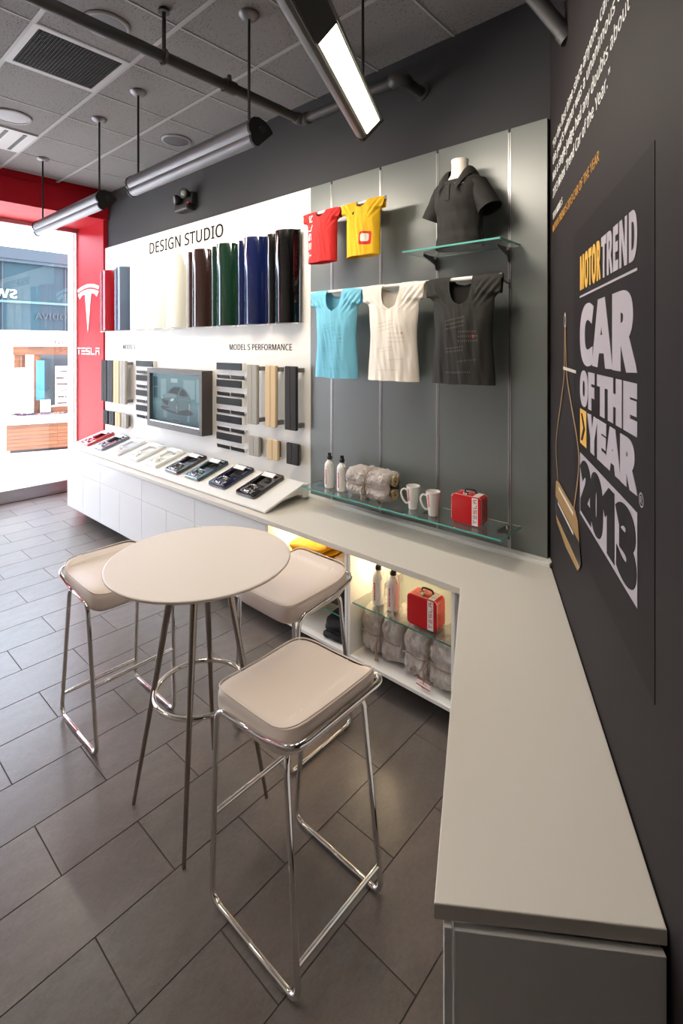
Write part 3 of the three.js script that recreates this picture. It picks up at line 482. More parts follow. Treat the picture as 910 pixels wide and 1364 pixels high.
shirt(big(1.7, 0.15), -1.43, 2.39, canvas(512, 512, (g, w, h) => { g.fillStyle = '#7cc9e3'; g.fillRect(0, 0, w, h); printTs(g, ROWS, 'rgba(95,165,190,0.55)', [352, 290, 8, '#a8505c']); }), 'turquoise scoop neck shirt hanging on the lower rail', GA);
shirt(big(5.2), -0.93, 2.392, canvas(512, 512, (g, w, h) => { g.fillStyle = '#f3ebdf'; g.fillRect(0, 0, w, h); printTs(g, ROWS, 'rgba(206,190,170,0.75)', [366, 268, 8, '#d88a7e']); }), 'cream white scoop neck shirt hanging on the lower rail', GA);
shirt(big(9.1), -0.43, 2.394, canvas(512, 512, (g, w, h) => { g.fillStyle = '#2b2a27'; g.fillRect(0, 0, w, h); printTs(g, ROWS, '#6b635b', [352, 290, 9, '#d8362f']); }), 'dark charcoal shirt with rows of small emblems on the lower rail', GA);
const wordTex = (g, x, y, len, th) => { g.save(); g.translate(x, y); g.rotate(-Math.PI / 2); const cw = len / (5 + 4 * 0.35); [...'TESLA'].forEach((c, i) => { for (const [a, b, d, e] of WORD[c]) g.fillRect(i * cw * 1.35 + a * cw, (1 - e) * th, (b - a) * cw, (e - d) * th); }); g.restore(); };
shirt(small(3.3), -1.565, 2.98, canvas(512, 512, (g, w, h) => { g.fillStyle = '#d92a2a'; g.fillRect(0, 0, w, h); g.fillStyle = '#f4ece6'; wordTex(g, 112, 470, 430, 46); }), 'small red shirt with white vertical lettering on the upper rail', GB);
shirt(small(6.6), -1.18, 2.98, canvas(512, 512, (g, w, h) => { g.fillStyle = '#f0bb1c'; g.fillRect(0, 0, w, h); g.save(); g.translate(325, 360); g.rotate(0.08); g.fillStyle = '#cf2f26'; g.beginPath(); g.roundRect(-58, -58, 124, 118, 18); g.fill(); g.fillStyle = '#f3e7d6'; g.beginPath(); g.roundRect(-46, -40, 86, 72, 20); g.fill(); g.restore(); g.fillStyle = '#2a2620'; g.beginPath(); g.ellipse(176, 116, 9, 15, 0.3, 0, 7); g.fill(); }), 'small yellow shirt with a red patch on the upper rail', GB);

// ---------------------------------------------------------------- bust and polo shirt
{
  const X = -0.455, Z = 0.185, Yb = 2.5815;
  const m = thing('mannequin_bust', 'white headless mannequin bust standing on the glass shelf', 'mannequin', null, [X, Yb, Z]);
  const rows = [[0, 0.140, 0.088], [0.08, 0.130, 0.085], [0.17, 0.135, 0.09], [0.26, 0.15, 0.105], [0.32, 0.155, 0.1], [0.365, 0.15, 0.08], [0.395, 0.115, 0.06], [0.413, 0.07, 0.05], [0.43, 0.054, 0.047], [0.47, 0.05, 0.046], [0.505, 0.052, 0.047]];
  const loft = (rows, grow, nz, open = 0) => (u, v) => { const f = v * (rows.length - 1), i = Math.min(rows.length - 2, Math.floor(f)), t = f - i, s = t * t * (3 - 2 * t); const r0 = rows[i], r1 = rows[i + 1], y = r0[0] + (r1[0] - r0[0]) * t, A = r0[1] + (r1[1] - r0[1]) * s + grow, B = r0[2] + (r1[2] - r0[2]) * s + grow, w = -u * 2 * Math.PI; const n = nz ? nz(u, y) : 0; const dip = open * 0.12 * Math.pow(Math.max(0, Math.sin(w)), 7) * Math.max(0, (v - 0.7) / 0.3); return [(A + n) * Math.cos(w), y - dip, (B + n) * Math.sin(w) * (Math.sin(w) > 0 ? 1.08 : 0.85)]; };
  const bust = grid(48, 60, loft(rows, 0)); part('torso', bust, std('#e9e2d8', 0.45), m); part('neck_cap', cyl(0.052, 0.052, 0.006, 0, 0.508, 0.003), std('#e9e2d8', 0.45), m);
  m.rotation.y = -0.1;
  const p = thing('polo_shirt', 'black short sleeved polo shirt worn by the mannequin bust', 'shirt', null, [X, Yb + 0.002, Z], -0.1);
  const pol = std('#201f1d', 0.85, { bumpMap: fabricBump, bumpScale: 0.0004 }); const rowsP = [[0, 0.147, 0.098], [0.03, 0.144, 0.095], ...rows.slice(1, 7).map(([y, a, b]) => [y + 0.002, a + 0.004, b + 0.003]), [0.417, 0.082, 0.058], [0.43, 0.066, 0.056]];
  part('body_fabric', grid(64, 70, loft(rowsP, 0.008, (u, y) => 0.008 * Math.max(0, 1 - y / 0.36) * (noise.noise(Math.cos(u * 6.283) * 6 + y * 4, y * 7, Math.sin(u * 6.283) * 6) + 0.5 * noise.noise(u * 30, y * 9 + u * 12, 2)), 1)), pol, p);
  for (const s of [-1, 1]) part('sleeve', grid(28, 14, (u, v) => { const w = u * 2 * Math.PI, c = [s * (0.112 + 0.088 * v), 0.348 - 0.17 * v + 0.01 * v * v, 0.0], r = 0.062 + 0.008 * v + 0.004 * noise.noise(u * 9, v * 3, s); const ax = [s * 0.62, -0.78]; return [c[0] + r * Math.cos(w) * 0.85 * s, c[1] + r * Math.cos(w) * 0.42, r * Math.sin(w) * (1.12 - 0.1 * v)]; }), pol, p);
  for (const s of [-1, 1]) part('collar', grid(36, 10, (u, v) => { const a = Math.PI / 2 - s * (0.16 + u * 3.0), fr = Math.max(0, Math.sin(a)), tip = Math.exp(-u / 0.12), r = 0.058 + 0.046 * v + 0.02 * v * tip; return [r * Math.cos(a) * 1.08 + s * (0.012 + 0.03 * v) * tip, 0.462 - 0.105 * Math.pow(fr, 2.4) - 0.05 * Math.pow(v, 1.5) - 0.028 * v * tip + 0.008 * Math.sin(v * 3.1), r * Math.sin(a) + 0.022 * fr * fr + 0.012 * v * fr]; }), pol, p);
  part('placket', rb(0.026, 0.1, 0.004, 0, 0, 0, 0.001), pol, p, [0, 0.3, 0.1255], [-0.06, 0, 0]);
  for (const y of [0.33, 0.29]) part('button', cyl(0.004, 0.004, 0.002, 0, 0, 0, 10).rotateX(Math.PI / 2), M.black, p, [0, y, 0.128 - (y - 0.3) * 0.06]);
  part('chest_lettering', wordmark(-0.03, 0, 0.06, 0.008, 0.002), std('#6d6a62', 0.6), p, [0.065, 0.335, 0.1075], [-0.25, 0.35, 0]);
}
// ---------------------------------------------------------------- goods: bottles, mugs, lunch boxes, blankets
const bandTex = canvas(64, 512, (g, w, h) => { g.fillStyle = '#c8202a'; g.fillRect(0, 0, w, h); g.fillStyle = '#f3d8d4'; wordTex(g, 14, 470, 430, 36); });
function sector(r0, r1, y0, y1, a0, a1) { return grid(8, 6, (u, v) => { const a = a0 + (a1 - a0) * u, r = r0 + (r1 - r0) * v; return [r * Math.sin(a), y0 + (y1 - y0) * v, r * Math.cos(a)]; }); }
const gloss = phys('#efece7', 0.22, { clearcoat: 0.5 }); const redBand = std('#ffffff', 0.4, { map: bandTex });
function bottle(label, x, y, z, ry) {
  const t = thing('water_bottle', label, 'bottle', 'white metal water bottles', [x, y, z], ry);
  part('body', lathe([[0, 0], [0.03, 0], [0.035, 0.004], [0.0365, 0.01], [0.0365, 0.158], [0.034, 0.172], [0.026, 0.186], [0.018, 0.194], [0.0165, 0.206], [0, 0.206]]), gloss, t);
  const c = part('cap', lathe([[0, 0.204], [0.0185, 0.204], [0.0195, 0.21], [0.0185, 0.224], [0.012, 0.23], [0, 0.23]]), M.black, t); part('cap_loop', rb(0.026, 0.028, 0.012, 0, 0.238, 0, 0.005, 3), M.black, c);
  part('wire_clip', tube([[0.016, 0.215, 0.008], [0.034, 0.2, 0.018], [0.03, 0.165, 0.03], [0.02, 0.18, 0.026]], 0.0018, false, 20, 6), M.chrome, t);
  part('red_label', sector(0.0369, 0.0369, 0.03, 0.135, -0.62, -0.33), redBand, t); part('grey_curve', tube([[0.008, 0.03, 0.0362], [0.018, 0.07, 0.0322], [0.012, 0.11, 0.035], [0.003, 0.14, 0.0368]], 0.0006, false, 20, 5), std('#9b9891', 0.5), t);
  return t;
}
const FACE = 0.42;
bottle('white metal bottle on the glass shelf nearest the white board', -1.506, 0.9745, 0.189, FACE); bottle('white metal bottle on the glass shelf next to the rolled blanket', -1.375, 0.9745, 0.2, FACE);
bottle('white metal bottle in the open cabinet beside its side panel', -0.83, 0.4705, 0.485, FACE); bottle('white metal bottle in the open cabinet nearer the red tin', -0.722, 0.4705, 0.485, FACE);
function mug(label, x, z) {
  const t = thing('mug', label, 'mug', 'tall white mugs on the glass shelf', [x, 0.9745, z], 0.55);
  part('cup', lathe([[0, 0], [0.026, 0], [0.029, 0.003], [0.044, 0.143], [0.0425, 0.146], [0.041, 0.143], [0.027, 0.008], [0, 0.008]], 36), gloss, t);
  part('handle', tube([[-0.040, 0.118, 0], [-0.062, 0.122, 0], [-0.076, 0.1, 0], [-0.066, 0.062, 0], [-0.048, 0.036, 0], [-0.034, 0.034, 0]], 0.0062, false, 32, 10), gloss, t);
  part('red_label', sector(0.0352, 0.0432, 0.055, 0.13, -0.95, -0.65), redBand, t); return t;
}
mug('tall white mug with a red label next to the rolled blanket', -0.781, 0.19); mug('tall white mug with a red label next to the red tin', -0.62, 0.215);
const tinTex = canvas(128, 512, (g, w, h) => { g.fillStyle = '#efe9e6'; g.fillRect(0, 0, w, h); g.fillStyle = '#c62630'; wordTex(g, 30, 480, 450, 72); });
function tin(label, x, y, z, ry) {
  const t = thing('lunch_box', label, 'lunch box', 'red metal lunch boxes', [x, y, z], ry); const w = 0.185, h = 0.165, d = 0.1, red = phys('#d0121e', 0.22, { clearcoat: 0.7, clearcoatRoughness: 0.1 });
  const o = rrect(-w / 2, w / 2, 0, h, 0.022);
  part('shell', ext(o, d, 0.006).translate(0, 0, -d / 2), red, t);
  for (const z2 of [d / 2 - 0.007, -d / 2 + 0.007, 0.012]) part('rolled_rim', pipe(rrect(-w / 2, w / 2, 0.0, h, 0.022, 3).map(([a, b]) => [a, Math.max(b, 0.0016), z2]), 0.0015, 0.004, 6, true), z2 === 0.012 ? red : std('#e2b7a8', 0.35), t);
  part('front_band', new THREE.PlaneGeometry(0.036, h - 0.008).translate(0.055, h / 2, d / 2 + 0.0006), std('#ffffff', 0.35, { map: tinTex }), t); part('top_band', rb(0.036, 0.001, d - 0.012, 0.055, h + 0.0002, 0, 0.0003, 1), std('#eae4e0', 0.35), t);
  const hd = part('handle', tube([[-0.035, h + 0.004, -0.02], [-0.028, h + 0.02, -0.016], [0.0, h + 0.024, -0.014], [0.028, h + 0.02, -0.016], [0.035, h + 0.004, -0.02]], 0.005, false, 24, 8), M.black, t); for (const s of [-1, 1]) part('handle_mount', rb(0.014, 0.004, 0.02, s * 0.036, h + 0.002, -0.02, 0.001), M.chrome, hd);
  part('latch', rb(0.022, 0.016, 0.03, -0.01, h + 0.003, 0.022, 0.004), M.chrome, t); return t;
}
tin('red metal lunch box with white lettered band on the glass shelf', -0.395, 0.9762, 0.185, 0.06); tin('red metal lunch box with white lettered band in the open cabinet', -0.497, 0.4722, 0.49, 0.05);
const plush = std('#c4bbb5', 0.95, { bumpMap: fabricBump, bumpScale: 0.0015 }), plushIn = std('#d2b994', 0.95), cord = std('#9a8678', 0.9);
function blanket(label, x, y, z, ry, w, h, d, k) {
  const t = thing('rolled_blanket', label, 'blanket', 'tied rolled blankets', [x, y, z], ry);
  part('roll', grid(110, 96, (u, v) => {
    const a = u * 2 * Math.PI, tx = v * 2 - 1, endr = Math.pow(Math.max(0, 1 - Math.pow(Math.abs(tx), 9)), 0.5);
    const lobes = 1 - 0.17 * Math.exp(-Math.pow(Math.sin(a) / 0.22, 2)) * (Math.cos(a) > 0 ? 1 : 0.6), pinch = 1 - 0.17 * Math.exp(-Math.pow(tx / 0.11, 2)) - 0.03 * Math.cos(tx * 14) * Math.exp(-Math.abs(tx) * 3);
    const nn = 1 + 0.05 * noise.noise(tx * 13 + k, Math.cos(a) * 6, Math.sin(a) * 9) + 0.03 * Math.sin((a * 9 + 3 * noise.noise(tx * 3, a, k)) ) * Math.exp(-tx * tx * 9) + 0.10 * noise.noise(tx * 2.4 + k, Math.cos(a) * 1.6, Math.sin(a) * 1.6) + 0.055 * noise.noise(tx * 8 + k, Math.cos(a) * 3, Math.sin(a) * 5) * (1 + 2 * Math.exp(-tx * tx * 12));
    const r = lobes * pinch * nn * (0.62 + 0.38 * endr);
    return [tx * w / 2, Math.max(0.001, h / 2 + h / 2 * 0.97 * spow(Math.sin(a), 0.75) * r), d / 2 * spow(Math.cos(a), 0.75) * r];
  }, true), plush, t);
  // spiral of the rolled layers at the open end
  for (const [cy, r0] of [[h * 0.72, h * 0.22], [h * 0.28, h * 0.22]]) { const o = [], q = []; for (let i = 0; i <= 40; i++) { const a = i / 40 * 4.2 * Math.PI, r = 0.01 + (r0 - 0.01) * i / 40; o.push([Math.cos(a) * r * 0.9 * d / h, cy + Math.sin(a) * r]); q.push([Math.cos(a) * (r - 0.009) * 0.9 * d / h, cy + Math.sin(a) * (r - 0.009)]); } part('rolled_end', ext([...o, ...q.reverse()], 0.03).rotateY(Math.PI / 2).translate(w / 2 - 0.022, 0, 0), plushIn, t); }
  const loop = []; for (let i = 0; i < 24; i++) { const a = i / 24 * 2 * Math.PI; loop.push([0, h / 2 + h / 2 * 0.86 * spow(Math.sin(a), 0.75), d / 2 * 0.9 * spow(Math.cos(a), 0.75)].map((c, j) => j === 1 ? Math.max(0.004, c) : c)); }
  part('tie_cord', tube(loop, 0.004, true, 60, 6), cord, t);
  const band = []; for (let i = 0; i <= 14; i++) { const s = i / 14 * 2 - 1; band.push([s * w * 0.47, h * 0.5 + 0.004 * Math.sin(i), d / 2 * (0.93 - 0.1 * Math.exp(-s * s * 40))]); }
  part('tie_cord', tube(band, 0.004, false, 40, 6), cord, t);
  part('tassel_cord', tube([[0, h * 0.5, d * 0.46], [-0.01, h * 0.36, d * 0.55], [-0.004, h * 0.22, d * 0.56]], 0.005, false, 14, 6), cord, t);
  const fr = []; for (let i = 0; i < 9; i++) { const a = i * 0.7; fr.push(rod([-0.004, h * 0.24, d * 0.56], [-0.004 + 0.012 * Math.cos(a), h * 0.24 - 0.05, d * 0.56 + 0.008 * Math.sin(a)], 0.003, 0.0025, 6)); } part('tassel', merge(fr), cord, t);
  return t;
}
blanket('beige plush blanket rolled and tied on the glass shelf', -1.115, 0.9745, 0.178, 0.0, 0.36, 0.205, 0.2, 2.2);
blanket('tied grey blanket bundle under the bottles in the open cabinet', -0.785, 0.1625, 0.41, 0.0, 0.3, 0.285, 0.26, 5.7);
blanket('tied grey blanket bundle under the red tin in the open cabinet', -0.452, 0.1625, 0.43, 0.0, 0.33, 0.29, 0.26, 8.4);
{ const c = part('product_tag', rb(0.085, 0.035, 0.002, 0, 0, 0, 0.0008, 1), std('#ffffff', 0.5, { map: canvas(256, 96, (g, w, h) => { g.fillStyle = '#efe8e4'; g.fillRect(0, 0, w, h); g.fillStyle = '#b8323c'; g.fillRect(0, 0, w, 16); g.fillRect(0, h - 16, w, 16); g.fillStyle = '#8d8580'; for (let i = 0; i < 6; i++) g.fillRect(60 + i * 24, 40, 12, 16); }) }), null, [-0.455, 0.205, 0.581], [-0.25, 0, -0.08]); tag(c, 'small white product tag with red edges on the blanket bundle', 'tag'); }
// folded clothing in the first open cabinet
function folded(label, hex, x, y, z, w, h, d, k, ry = 0) {
  const t = thing('folded_shirt', label, 'folded shirt', 'folded clothing in the open cabinet', [x, y, z], ry), m = std(hex, 0.85, { bumpMap: fabricBump, bumpScale: 0.0004 }), n = Math.max(1, Math.round(h / 0.035));
  for (let i = 0; i < n; i++) part('folded_layer', pillow(w / 2 * (1 - 0.03 * i), h / n / 2, d / 2, 0.55, 0.35, ([a, b, c]) => [a + 0.008 * noise.noise(c * 12, k + i, b * 9), Math.max(-h / n / 2, b * (1 + 0.5 * noise.noise(a * 11, c * 11, k)) + 0.02 * noise.noise(a * 10 + k, c * 10, i) + 0.006 * noise.noise(a * 34, c * 34, k)), c + 0.01 * noise.noise(a * 10, k + i, 2)], 40, 20), m, t, [0.006 * Math.sin(i * 2 + k), h / n * (i + 0.5), 0.006 * Math.cos(i * 3)]);
  return t;
}
folded('bright yellow folded shirts on the upper glass shelf', '#f2b70a', -1.45, 0.5565, 0.34, 0.34, 0.1, 0.34, 1.1, 0.1); folded('cream folded shirt beside the yellow shirts', '#f0e4d0', -1.185, 0.5565, 0.3, 0.15, 0.06, 0.28, 4.1); folded('second yellow folded shirt beside the cabinet divider', '#f0c010', -1.065, 0.5565, 0.36, 0.09, 0.05, 0.26, 6.1);
folded('black folded shirts on the middle glass shelf', '#262527', -1.14, 0.3545, 0.36, 0.26, 0.12, 0.3, 8.3); folded('black folded trousers on the cabinet floor', '#222124', -1.12, 0.1625, 0.42, 0.24, 0.12, 0.28, 3.9, 0.2); folded('white folded shirt with a red print on the middle glass shelf', '#e7e2dc', -1.46, 0.3545, 0.4, 0.28, 0.05, 0.3, 2.7);

// ---------------------------------------------------------------- poster wall
function onB(o, s, y, n = 0.0005) { const p = wb(s, n); o.position.set(p[0], y, p[1]); o.rotation.y = TH; return o; }
const quote = [['"For the first time since anyone can remember,', 3.045, 1.63], ["this year's winner was a unanimous choice.", 2.965, 1.57], ['Not a single judge had any doubts about the', 2.878, 1.58], ['2013 Motor Trend Car of the Year."', 2.788, 1.24]];
{
  const t = thing('wall_quotation', 'four white lines of quoted text on the dark slanted wall', 'lettering'); onB(t, 0, 0);
  quote.forEach(([s, y, w]) => part('text_line', text(s, font, 0.12, y, w, 0.047, 0.0012), M.letterWhite, t));
  const u = thing('wall_caption', 'small white and gold caption lines under the quotation', 'lettering'); onB(u, 0, 0);
  part('white_line', text('TESLA MODEL S', font, 0.122, 2.672, 0.32, 0.034, 0.0012), M.letterWhite, u); part('gold_line', text("MOTOR TREND'S 2013 CAR OF THE YEAR", font, 0.122, 2.606, 1.09, 0.036, 0.0012), std('#d59a45', 0.5), u);
}
{
  const t = thing('award_poster', 'dark award poster with huge grey and gold lettering on the slanted wall', 'poster'); onB(t, 0, 0, 0.0003);
  part('sheet', rb(1.008, 1.255, 0.0012, 1.256, 1.83, 0.0006, 0.0003, 1), phys('#231e20', 0.65, { specularIntensity: 0.35 }), t);
  const gr = std('#b5adb5', 0.55), go = std('#e5b24a', 0.55), dk = phys('#231e20', 0.65, { specularIntensity: 0.35 }), z = 0.0013, L = (n, s, x, y, w, h, m, fat = 0.05, zz = z) => part(n, text(s, bold, x, y, w, h, 0.0012, fat), m, t, [0, 0, zz]);
  L('gold_word', 'MOTOR', 0.895, 2.215, 0.345, 0.13, go, 0.03); L('grey_word', 'TREND', 1.25, 2.215, 0.385, 0.13, gr, 0.03); part('rule', bx(0.745, 0.007, 0.0012, 1.262, 2.19, z + 0.0006), gr, t);
  L('grey_word', 'CAR', 0.892, 1.93, 0.742, 0.222, gr, 0.065); L('grey_word', 'OF', 0.892, 1.775, 0.26, 0.132, gr, 0.08); L('grey_word', 'THE', 1.19, 1.775, 0.445, 0.132, gr, 0.08); L('grey_word', 'YEAR', 1.03, 1.628, 0.605, 0.132, gr, 0.08);
  part('gold_square', bx(0.118, 0.132, 0.0012, 0.955, 1.694, z + 0.0006), go, t); part('chevron', ext([[0.915, 1.745], [0.945, 1.745], [0.995, 1.694], [0.945, 1.643], [0.915, 1.643], [0.962, 1.694]], 0.001), dk, t, [0, 0, z + 0.0013]);
  part('grey_block', bx(0.742, 0.235, 0.0012, 1.265, 1.472, z + 0.0006), gr, t); L('knockout_digits', '2013', 0.9, 1.37, 0.732, 0.205, dk, 0.085, z + 0.0013);
  part('registered_ring', new THREE.RingGeometry(0.014, 0.018, 24).translate(1.665, 1.63, 0.0004), gr, t, [0, 0, z]); part('registered_letter', text('R', font, 1.658, 1.622, 0.013, 0.016, 0.001), gr, t, [0, 0, z]);
}
{ // printed caliper award beside the poster
  const t = thing('caliper_graphic', 'gold caliper trophy printed on the slanted wall beside the poster', 'wall graphic'); onB(t, 0, 0, 0.0045);
  const gold = std('#a8855a', 0.45), pale = std('#d9d0c4', 0.4); const fl = (g) => g.scale(1, 1, 0.06);
  part('top_loop', fl(new THREE.TorusGeometry(0.02, 0.005, 8, 24).scale(1, 1.5, 1)).translate(0.545, 2.115, 0), pale, t);
  part('caliper_leg', fl(tube([[0.54, 2.085, 0], [0.53, 1.98, 0], [0.515, 1.86, 0], [0.43, 1.74, 0], [0.30, 1.58, 0], [0.26, 1.47, 0], [0.33, 1.33, 0]], 0.009, false, 60, 8)), gold, t);
  part('caliper_leg', fl(tube([[0.55, 2.085, 0], [0.565, 1.98, 0], [0.60, 1.86, 0], [0.70, 1.76, 0], [0.85, 1.62, 0], [0.875, 1.52, 0], [0.77, 1.33, 0]], 0.009, false, 60, 8)), gold, t);
  part('cross_bar', ext([[0.5, 1.892], [0.82, 1.89], [0.82, 1.902], [0.5, 1.906]], 0.001), pale, t);
  const bt = canvas(512, 256, (g, w, h) => { g.fillStyle = '#a5824f'; g.fillRect(0, 0, w, h); g.fillStyle = '#20191a'; g.fillRect(0, 105, w, 100); g.fillStyle = '#e3dbd4'; g.fillRect(90, 22, 300, 16); g.fillRect(70, 112, 320, 14); g.fillStyle = '#c79a5c'; g.fillRect(0, 205, w, 8); });
  const outline = [[0.235, 1.17], [0.27, 1.32], [0.36, 1.335], [0.8, 1.335], [0.86, 1.31], [0.925, 1.165], [0.86, 1.115], [0.58, 1.1], [0.3, 1.12]]; const g = ext(outline, 0.001); const p = g.attributes.position, uv = g.attributes.uv; for (let i = 0; i < p.count; i++) uv.setXY(i, (p.getX(i) - 0.235) / 0.69, (p.getY(i) - 1.1) / 0.235);
  part('trophy_base', g, std('#ffffff', 0.45, { map: bt }), t);
}
// ---------------------------------------------------------------- table and stools
{
  const t = thing('bar_table', 'round cream bar table on four chrome legs among the stools', 'table', null, [-0.932, 0, 1.63]);
  part('tabletop', lathe([[0, 1.045], [0.345, 1.045], [0.385, 1.058], [0.393, 1.066], [0.391, 1.071], [0.386, 1.073], [0, 1.073]], 96), M.tabletop, t);
  for (const [sx, sz] of [[-1, 1], [1, 1], [-1, -1], [1, -1]]) part('leg', rod([sx * 0.204, 0.001, sz * 0.204], [sx * 0.075, 1.045, sz * 0.075], 0.0075, 0.017, 18), M.steel, t);
  part('foot_ring', new THREE.TorusGeometry(0.192, 0.0095, 12, 72).rotateX(Math.PI / 2).translate(0, 0.5, 0), M.chrome, t); part('mounting_plate', rb(0.26, 0.008, 0.26, 0, 1.041, 0, 0.002), M.steel, t);
}
{
  const seatWarp = ([x, y, z]) => [x, y + 0.05 * Math.pow(Math.max(0, -x / 0.22), 3) - 0.012 * Math.pow(Math.max(0, x / 0.22), 2) + (y > 0 ? -0.012 * (1 - Math.pow(Math.abs(z) / 0.22, 2)) * (x > -0.15 ? 1 : 0.3) : 0), z];
  function stool(label, x, z, ry) {
    const t = thing('bar_stool', label, 'stool', 'cream bar stools around the table', [x, 0, z], ry);
    part('seat', pillow(0.223, 0.064, 0.218, 0.45, 0.3, seatWarp, 96, 40).translate(0, 0.748, 0), M.leather, t);
    const outline = []; for (let i = 0; i < 72; i++) { const w = i / 72 * 2 * Math.PI; const p = seatWarp([0.219 * spow(Math.cos(w), 0.3), 0.032, 0.214 * spow(Math.sin(w), 0.3)]); outline.push([p[0], p[1] + 0.764, p[2]]); }
    part('piping', tube(outline, 0.0028, true, 160, 6), M.leather, t);
    // upper rail round the back of the seat, running on into the front legs
    const rz = 0.226, rx = -0.231;
    for (const s of [-1, 1]) part('front_leg', pipe([[0, 0.745, s * rz], [0.165, 0.73, s * rz], [0.225, 0.012, s * 0.206], [0.0, 0.0112, s * 0.206]], 0.0105, 0.05), M.chrome, t);
    part('back_rail', pipe([[0.001, 0.745, rz], [-0.08, 0.752, rz], [rx, 0.79, rz], [rx, 0.79, -rz], [-0.08, 0.752, -rz], [0.001, 0.745, -rz]], 0.0105, 0.06), M.chrome, t);
    for (const s of [-1, 1]) part('rear_leg', pipe([[0.001, 0.0112, s * 0.206], [-0.228, 0.0112, s * 0.206], [-0.155, 0.706, s * 0.19], [-0.1, 0.714, s * 0.12]], 0.0105, 0.05), M.chrome, t);
    part('foot_rest', rod([0.198, 0.335, -0.214], [0.198, 0.335, 0.214], 0.009), M.chrome, t); part('rear_stretcher', rod([-0.217, 0.11, -0.204], [-0.217, 0.11, 0.204], 0.009), M.chrome, t);
    for (const s of [-1, 1]) for (const q of [-0.15, 0.15]) part('glide', rb(0.03, 0.004, 0.014, q, 0.0022, s * 0.206, 0.001), std('#cfcfcf', 0.5), t);
  }
  stool('cream leather bar stool in front of the end of the counter', -0.33, 1.618, Math.PI); stool('cream leather bar stool on the storefront side of the table', -1.733, 1.63, 0); stool('cream leather bar stool between the table and the open cabinets', -0.94, 1.072, -Math.PI / 2);
}
// ---------------------------------------------------------------- the mall outside
struct('mall_floor', bar6(-30, -6.6, -0.12, -0.002, -14, 16), std('#d9d6d0', 0.5));
{
  const b = thing('shop_building', 'shop front with dark glass and blue grey fascia across the mall', 'building', null, [-14, 0, 0]);
  const fas = std('#222a33', 0.5), gl = phys('#33505c', 0.06), wh = std('#ebe9e4', 0.5);
  part('upper_wall', bar6(-4, -0.2, 0, 4.2, -9, 9), std('#4a555b', 0.7), b); part('fascia', bar6(-4.1, 0.1, 4.24, 4.53, -9, 9), fas, b); part('fascia_lip', bar6(-4.1, 0.05, 4.16, 4.24, -9, 9), std('#2f3942', 0.6), b);
  for (let i = -6; i < 6; i++) part('glass_pane', bar6(-0.1, -0.08, 2.4, 4.16, i * 1.5 + 0.515, i * 1.5 + 1.985), phys(['#16282e', '#20343b', '#1d2c32'][(i + 6) % 3], 0.3, { specularIntensity: 0.3 }), b);
  for (let i = -6; i < 7; i++) part('mullion', bar6(-0.1, -0.05, 2.4, 4.16, i * 1.5 + 0.485, i * 1.5 + 0.515), fas, b);
  part('transom', bar6(-0.1, -0.04, 3.12, 3.18, -9, 9), std('#3d575a', 0.5), b); part('sill_beam', bar6(-0.3, 0.4, 2.1, 2.4, -9, 9), wh, b); part('lower_wall', bar6(-0.19, 0, 0, 2.1, -9, 9), wh, b);
  const mirror = (g) => { g = g.index ? g.toNonIndexed() : g; g.scale(-1, 1, 1); for (const a of Object.values(g.attributes)) { const n = a.itemSize; for (let f = 0; f < a.count; f += 3) for (let c = 0; c < n; c++) { const q = a.array[(f + 1) * n + c]; a.array[(f + 1) * n + c] = a.array[(f + 2) * n + c]; a.array[(f + 2) * n + c] = q; } } return g; };
  const lt = (s, z, y, w, h, m, f) => part('reflected_lettering', mirror(text(s, f, 0, 0, w, h, 0.01)), m, b, [-0.04, y, z], [0, Math.PI / 2, 0]);  // reflections of shop signs in the glass, modelled as solid mirrored letters
  lt('SWA', -1.1 - 0.22, 3.24, 0.75, 0.22, std('#b8d6d8', 0.5), bold); lt('GODIVA', -2.5 - 0.2, 2.72, 0.95, 0.16, std('#2a3034', 0.5), font);
}
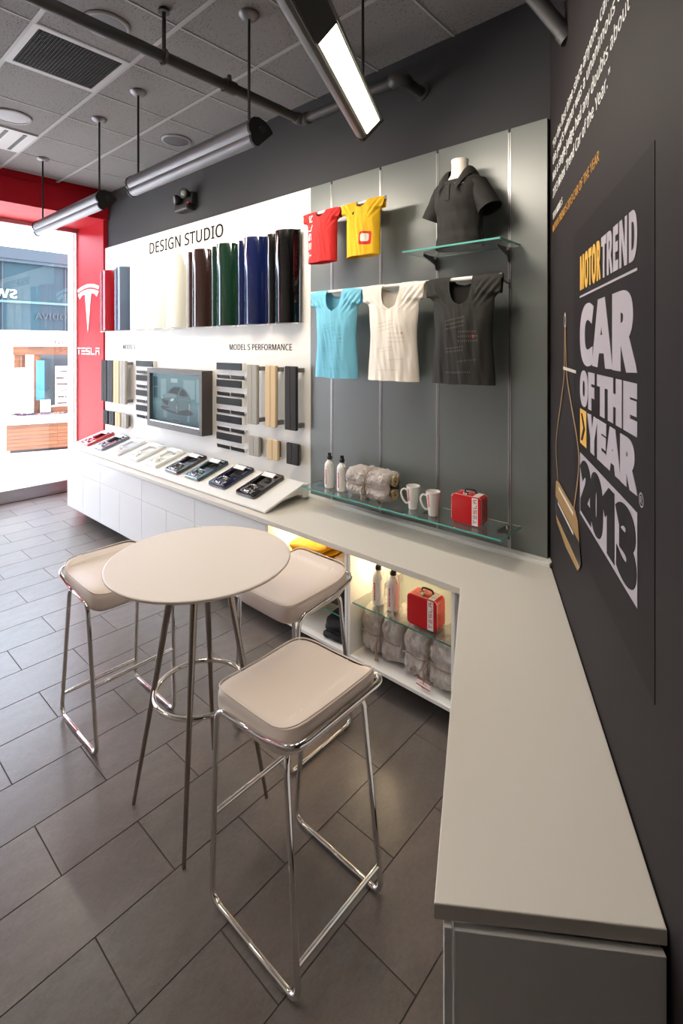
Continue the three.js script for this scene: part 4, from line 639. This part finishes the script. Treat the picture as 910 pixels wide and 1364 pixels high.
{
  const k = thing('mall_kiosk', 'wooden mall kiosk with sunglasses racks outside the storefront', 'kiosk', null, [-9.87, 0, 0.02], 68.8 * Math.PI / 180);
  const wt = [0, 1, 2].map((s) => data(128, (x, y) => { const n = 26 * tn(x * 0.999, y, 3, s) + 16 * noise.noise(x * 3 + s, y * 50, s); return [100 + n + s * 6, 58 + n * 0.8 + s * 4, 33 + n * 0.6]; })); const wm = wt.map((t) => std('#ffffff', 0.5, { map: t })), wood = wm[0], wh = std('#eceae6', 0.45);
  part('plinth', bar6(0.06, 2.4, 0.001, 0.06, -1.3, -0.06), M.dim, k); part('core', bar6(0.025, 2.475, 0.05, 0.53, -1.375, -0.025), wood, k);
  for (let i = 0; i < 7; i++) for (let j = 0; j < 3; j++) part('front_board', bx(0.83, 0.066, 0.024, 0.417 + j * 0.833, 0.085 + i * 0.0685, -0.0125), wm[(i * 2 + j) % 3], k);
  for (let i = 0; i < 7; i++) part('side_board', bx(0.024, 0.066, 1.37, 0.0125, 0.085 + i * 0.0685, -0.7), wm[i % 3], k);
  part('counter_slab', poly([[-0.03, 0.03], [2.53, 0.03], [2.53, -1.43], [-0.03, -1.43]], 0.53, 0.68, 0.01), wh, k);
  for (const x of [0.1, 0.42, 2.35]) part('post', bar6(x, x + 0.11, 0.68, 1.86, -0.36, -0.27), wood, k); part('post', bar6(0.1, 0.2, 0.68, 1.86, -1.3, -1.2), wood, k);
  part('top_beam', bar6(0.08, 2.46, 1.83, 1.99, -0.4, -0.25), wood, k); part('top_beam', bar6(0.08, 0.2, 1.83, 1.99, -1.35, -0.4), wood, k); part('low_beam', bar6(0.42, 2.46, 0.7, 0.8, -0.36, -0.26), wood, k);
  part('sign_board', bar6(0.3, 2.5, 2.0, 2.16, -0.42, -0.2), std('#d8d2c4', 0.6), k); part('sign_lettering', text('NYS Collection', font, 0.78, 2.04, 0.95, 0.075, 0.004), M.letter, k, [0, 0, -0.2]);
  part('back_panel', bar6(0.5, 2.4, 0.8, 1.83, -0.62, -0.6), std('#4a5358', 0.5), k); part('poster_panel', bar6(0.46, 0.6, 0.95, 1.72, -0.262, -0.255), std('#3f78ad', 0.5), k);
  for (const [x0, x1, z] of [[0.78, 1.0, -0.33], [1.2, 1.42, -0.33], [1.62, 1.84, -0.33]]) { part('display_rack', bar6(x0, x1, 0.78, 1.6, z - 0.12, z), wh, k); for (let i = 0; i < 6; i++) part('rack_shelf', bar6(x0 - 0.004, x1 + 0.004, 0.84 + i * 0.125, 0.85 + i * 0.125, z, z + 0.06), std('#c8ccd0', 0.4), k); }
  part('display_rack', rb(0.3, 0.85, 0.1, 0, 0, 0, 0.01), wh, k, [0.27, 1.16, -0.12], [0, -0.5, 0]); for (let i = 0; i < 6; i++) part('rack_shelf', bx(0.31, 0.012, 0.06), std('#b9c2c8', 0.4), k, [0.255, 0.82 + i * 0.125, -0.05], [0, -0.5, 0]);
  const sg = new THREE.InstancedMesh(merge([rb(0.055, 0.035, 0.006, -0.034, 0, 0, 0.003, 1), rb(0.055, 0.035, 0.006, 0.034, 0, 0, 0.003, 1), bx(0.14, 0.005, 0.005, 0, 0.012, 0)]), phys('#ffffff', 0.25), 170); sg.name = 'sunglasses_display'; sg.userData.kind = 'stuff'; k.add(sg);
  const mt = new THREE.Matrix4(), q = new THREE.Quaternion(), cl = ['#3a2233', '#5b2b48', '#26262b', '#4b3a55', '#7a4a3c'];
  for (let i = 0; i < 170; i++) { if (i < 100) { q.setFromEuler(new THREE.Euler(-1.0, (rnd() - 0.5) * 0.8, 0)); mt.compose(V(0.08 + rnd() * 2.2, 0.697, -0.05 - rnd() * 0.18), q, V(1, 1, 1)); } else { q.setFromEuler(new THREE.Euler(-0.3, 0, 0)); const r = i % 3; mt.compose(V([0.89, 1.31, 1.73][r] + (rnd() - 0.5) * 0.12, 0.872 + Math.floor(rnd() * 6) * 0.125, -0.29), q, V(0.8, 0.8, 0.8)); } sg.setMatrixAt(i, mt); sg.setColorAt(i, new THREE.Color(cl[i % 5])); }
  part('price_card', rb(0.17, 0.24, 0.01, 0.62, 0.84, -0.2, 0.002), wh, k, [0, 0, 0]); part('price_lettering', merge([text('2 for', bold, 0.565, 0.86, 0.11, 0.04, 0.002), text('25.00', bold, 0.56, 0.78, 0.13, 0.045, 0.002)]), std('#c8323a', 0.5), k, [0, 0, -0.1945]);
}
scene.traverse((o) => { if (o.isMesh || (o.isLight && !o.isRectAreaLight)) { o.castShadow = true; o.receiveShadow = true; } });
renderer.render(scene, camera);
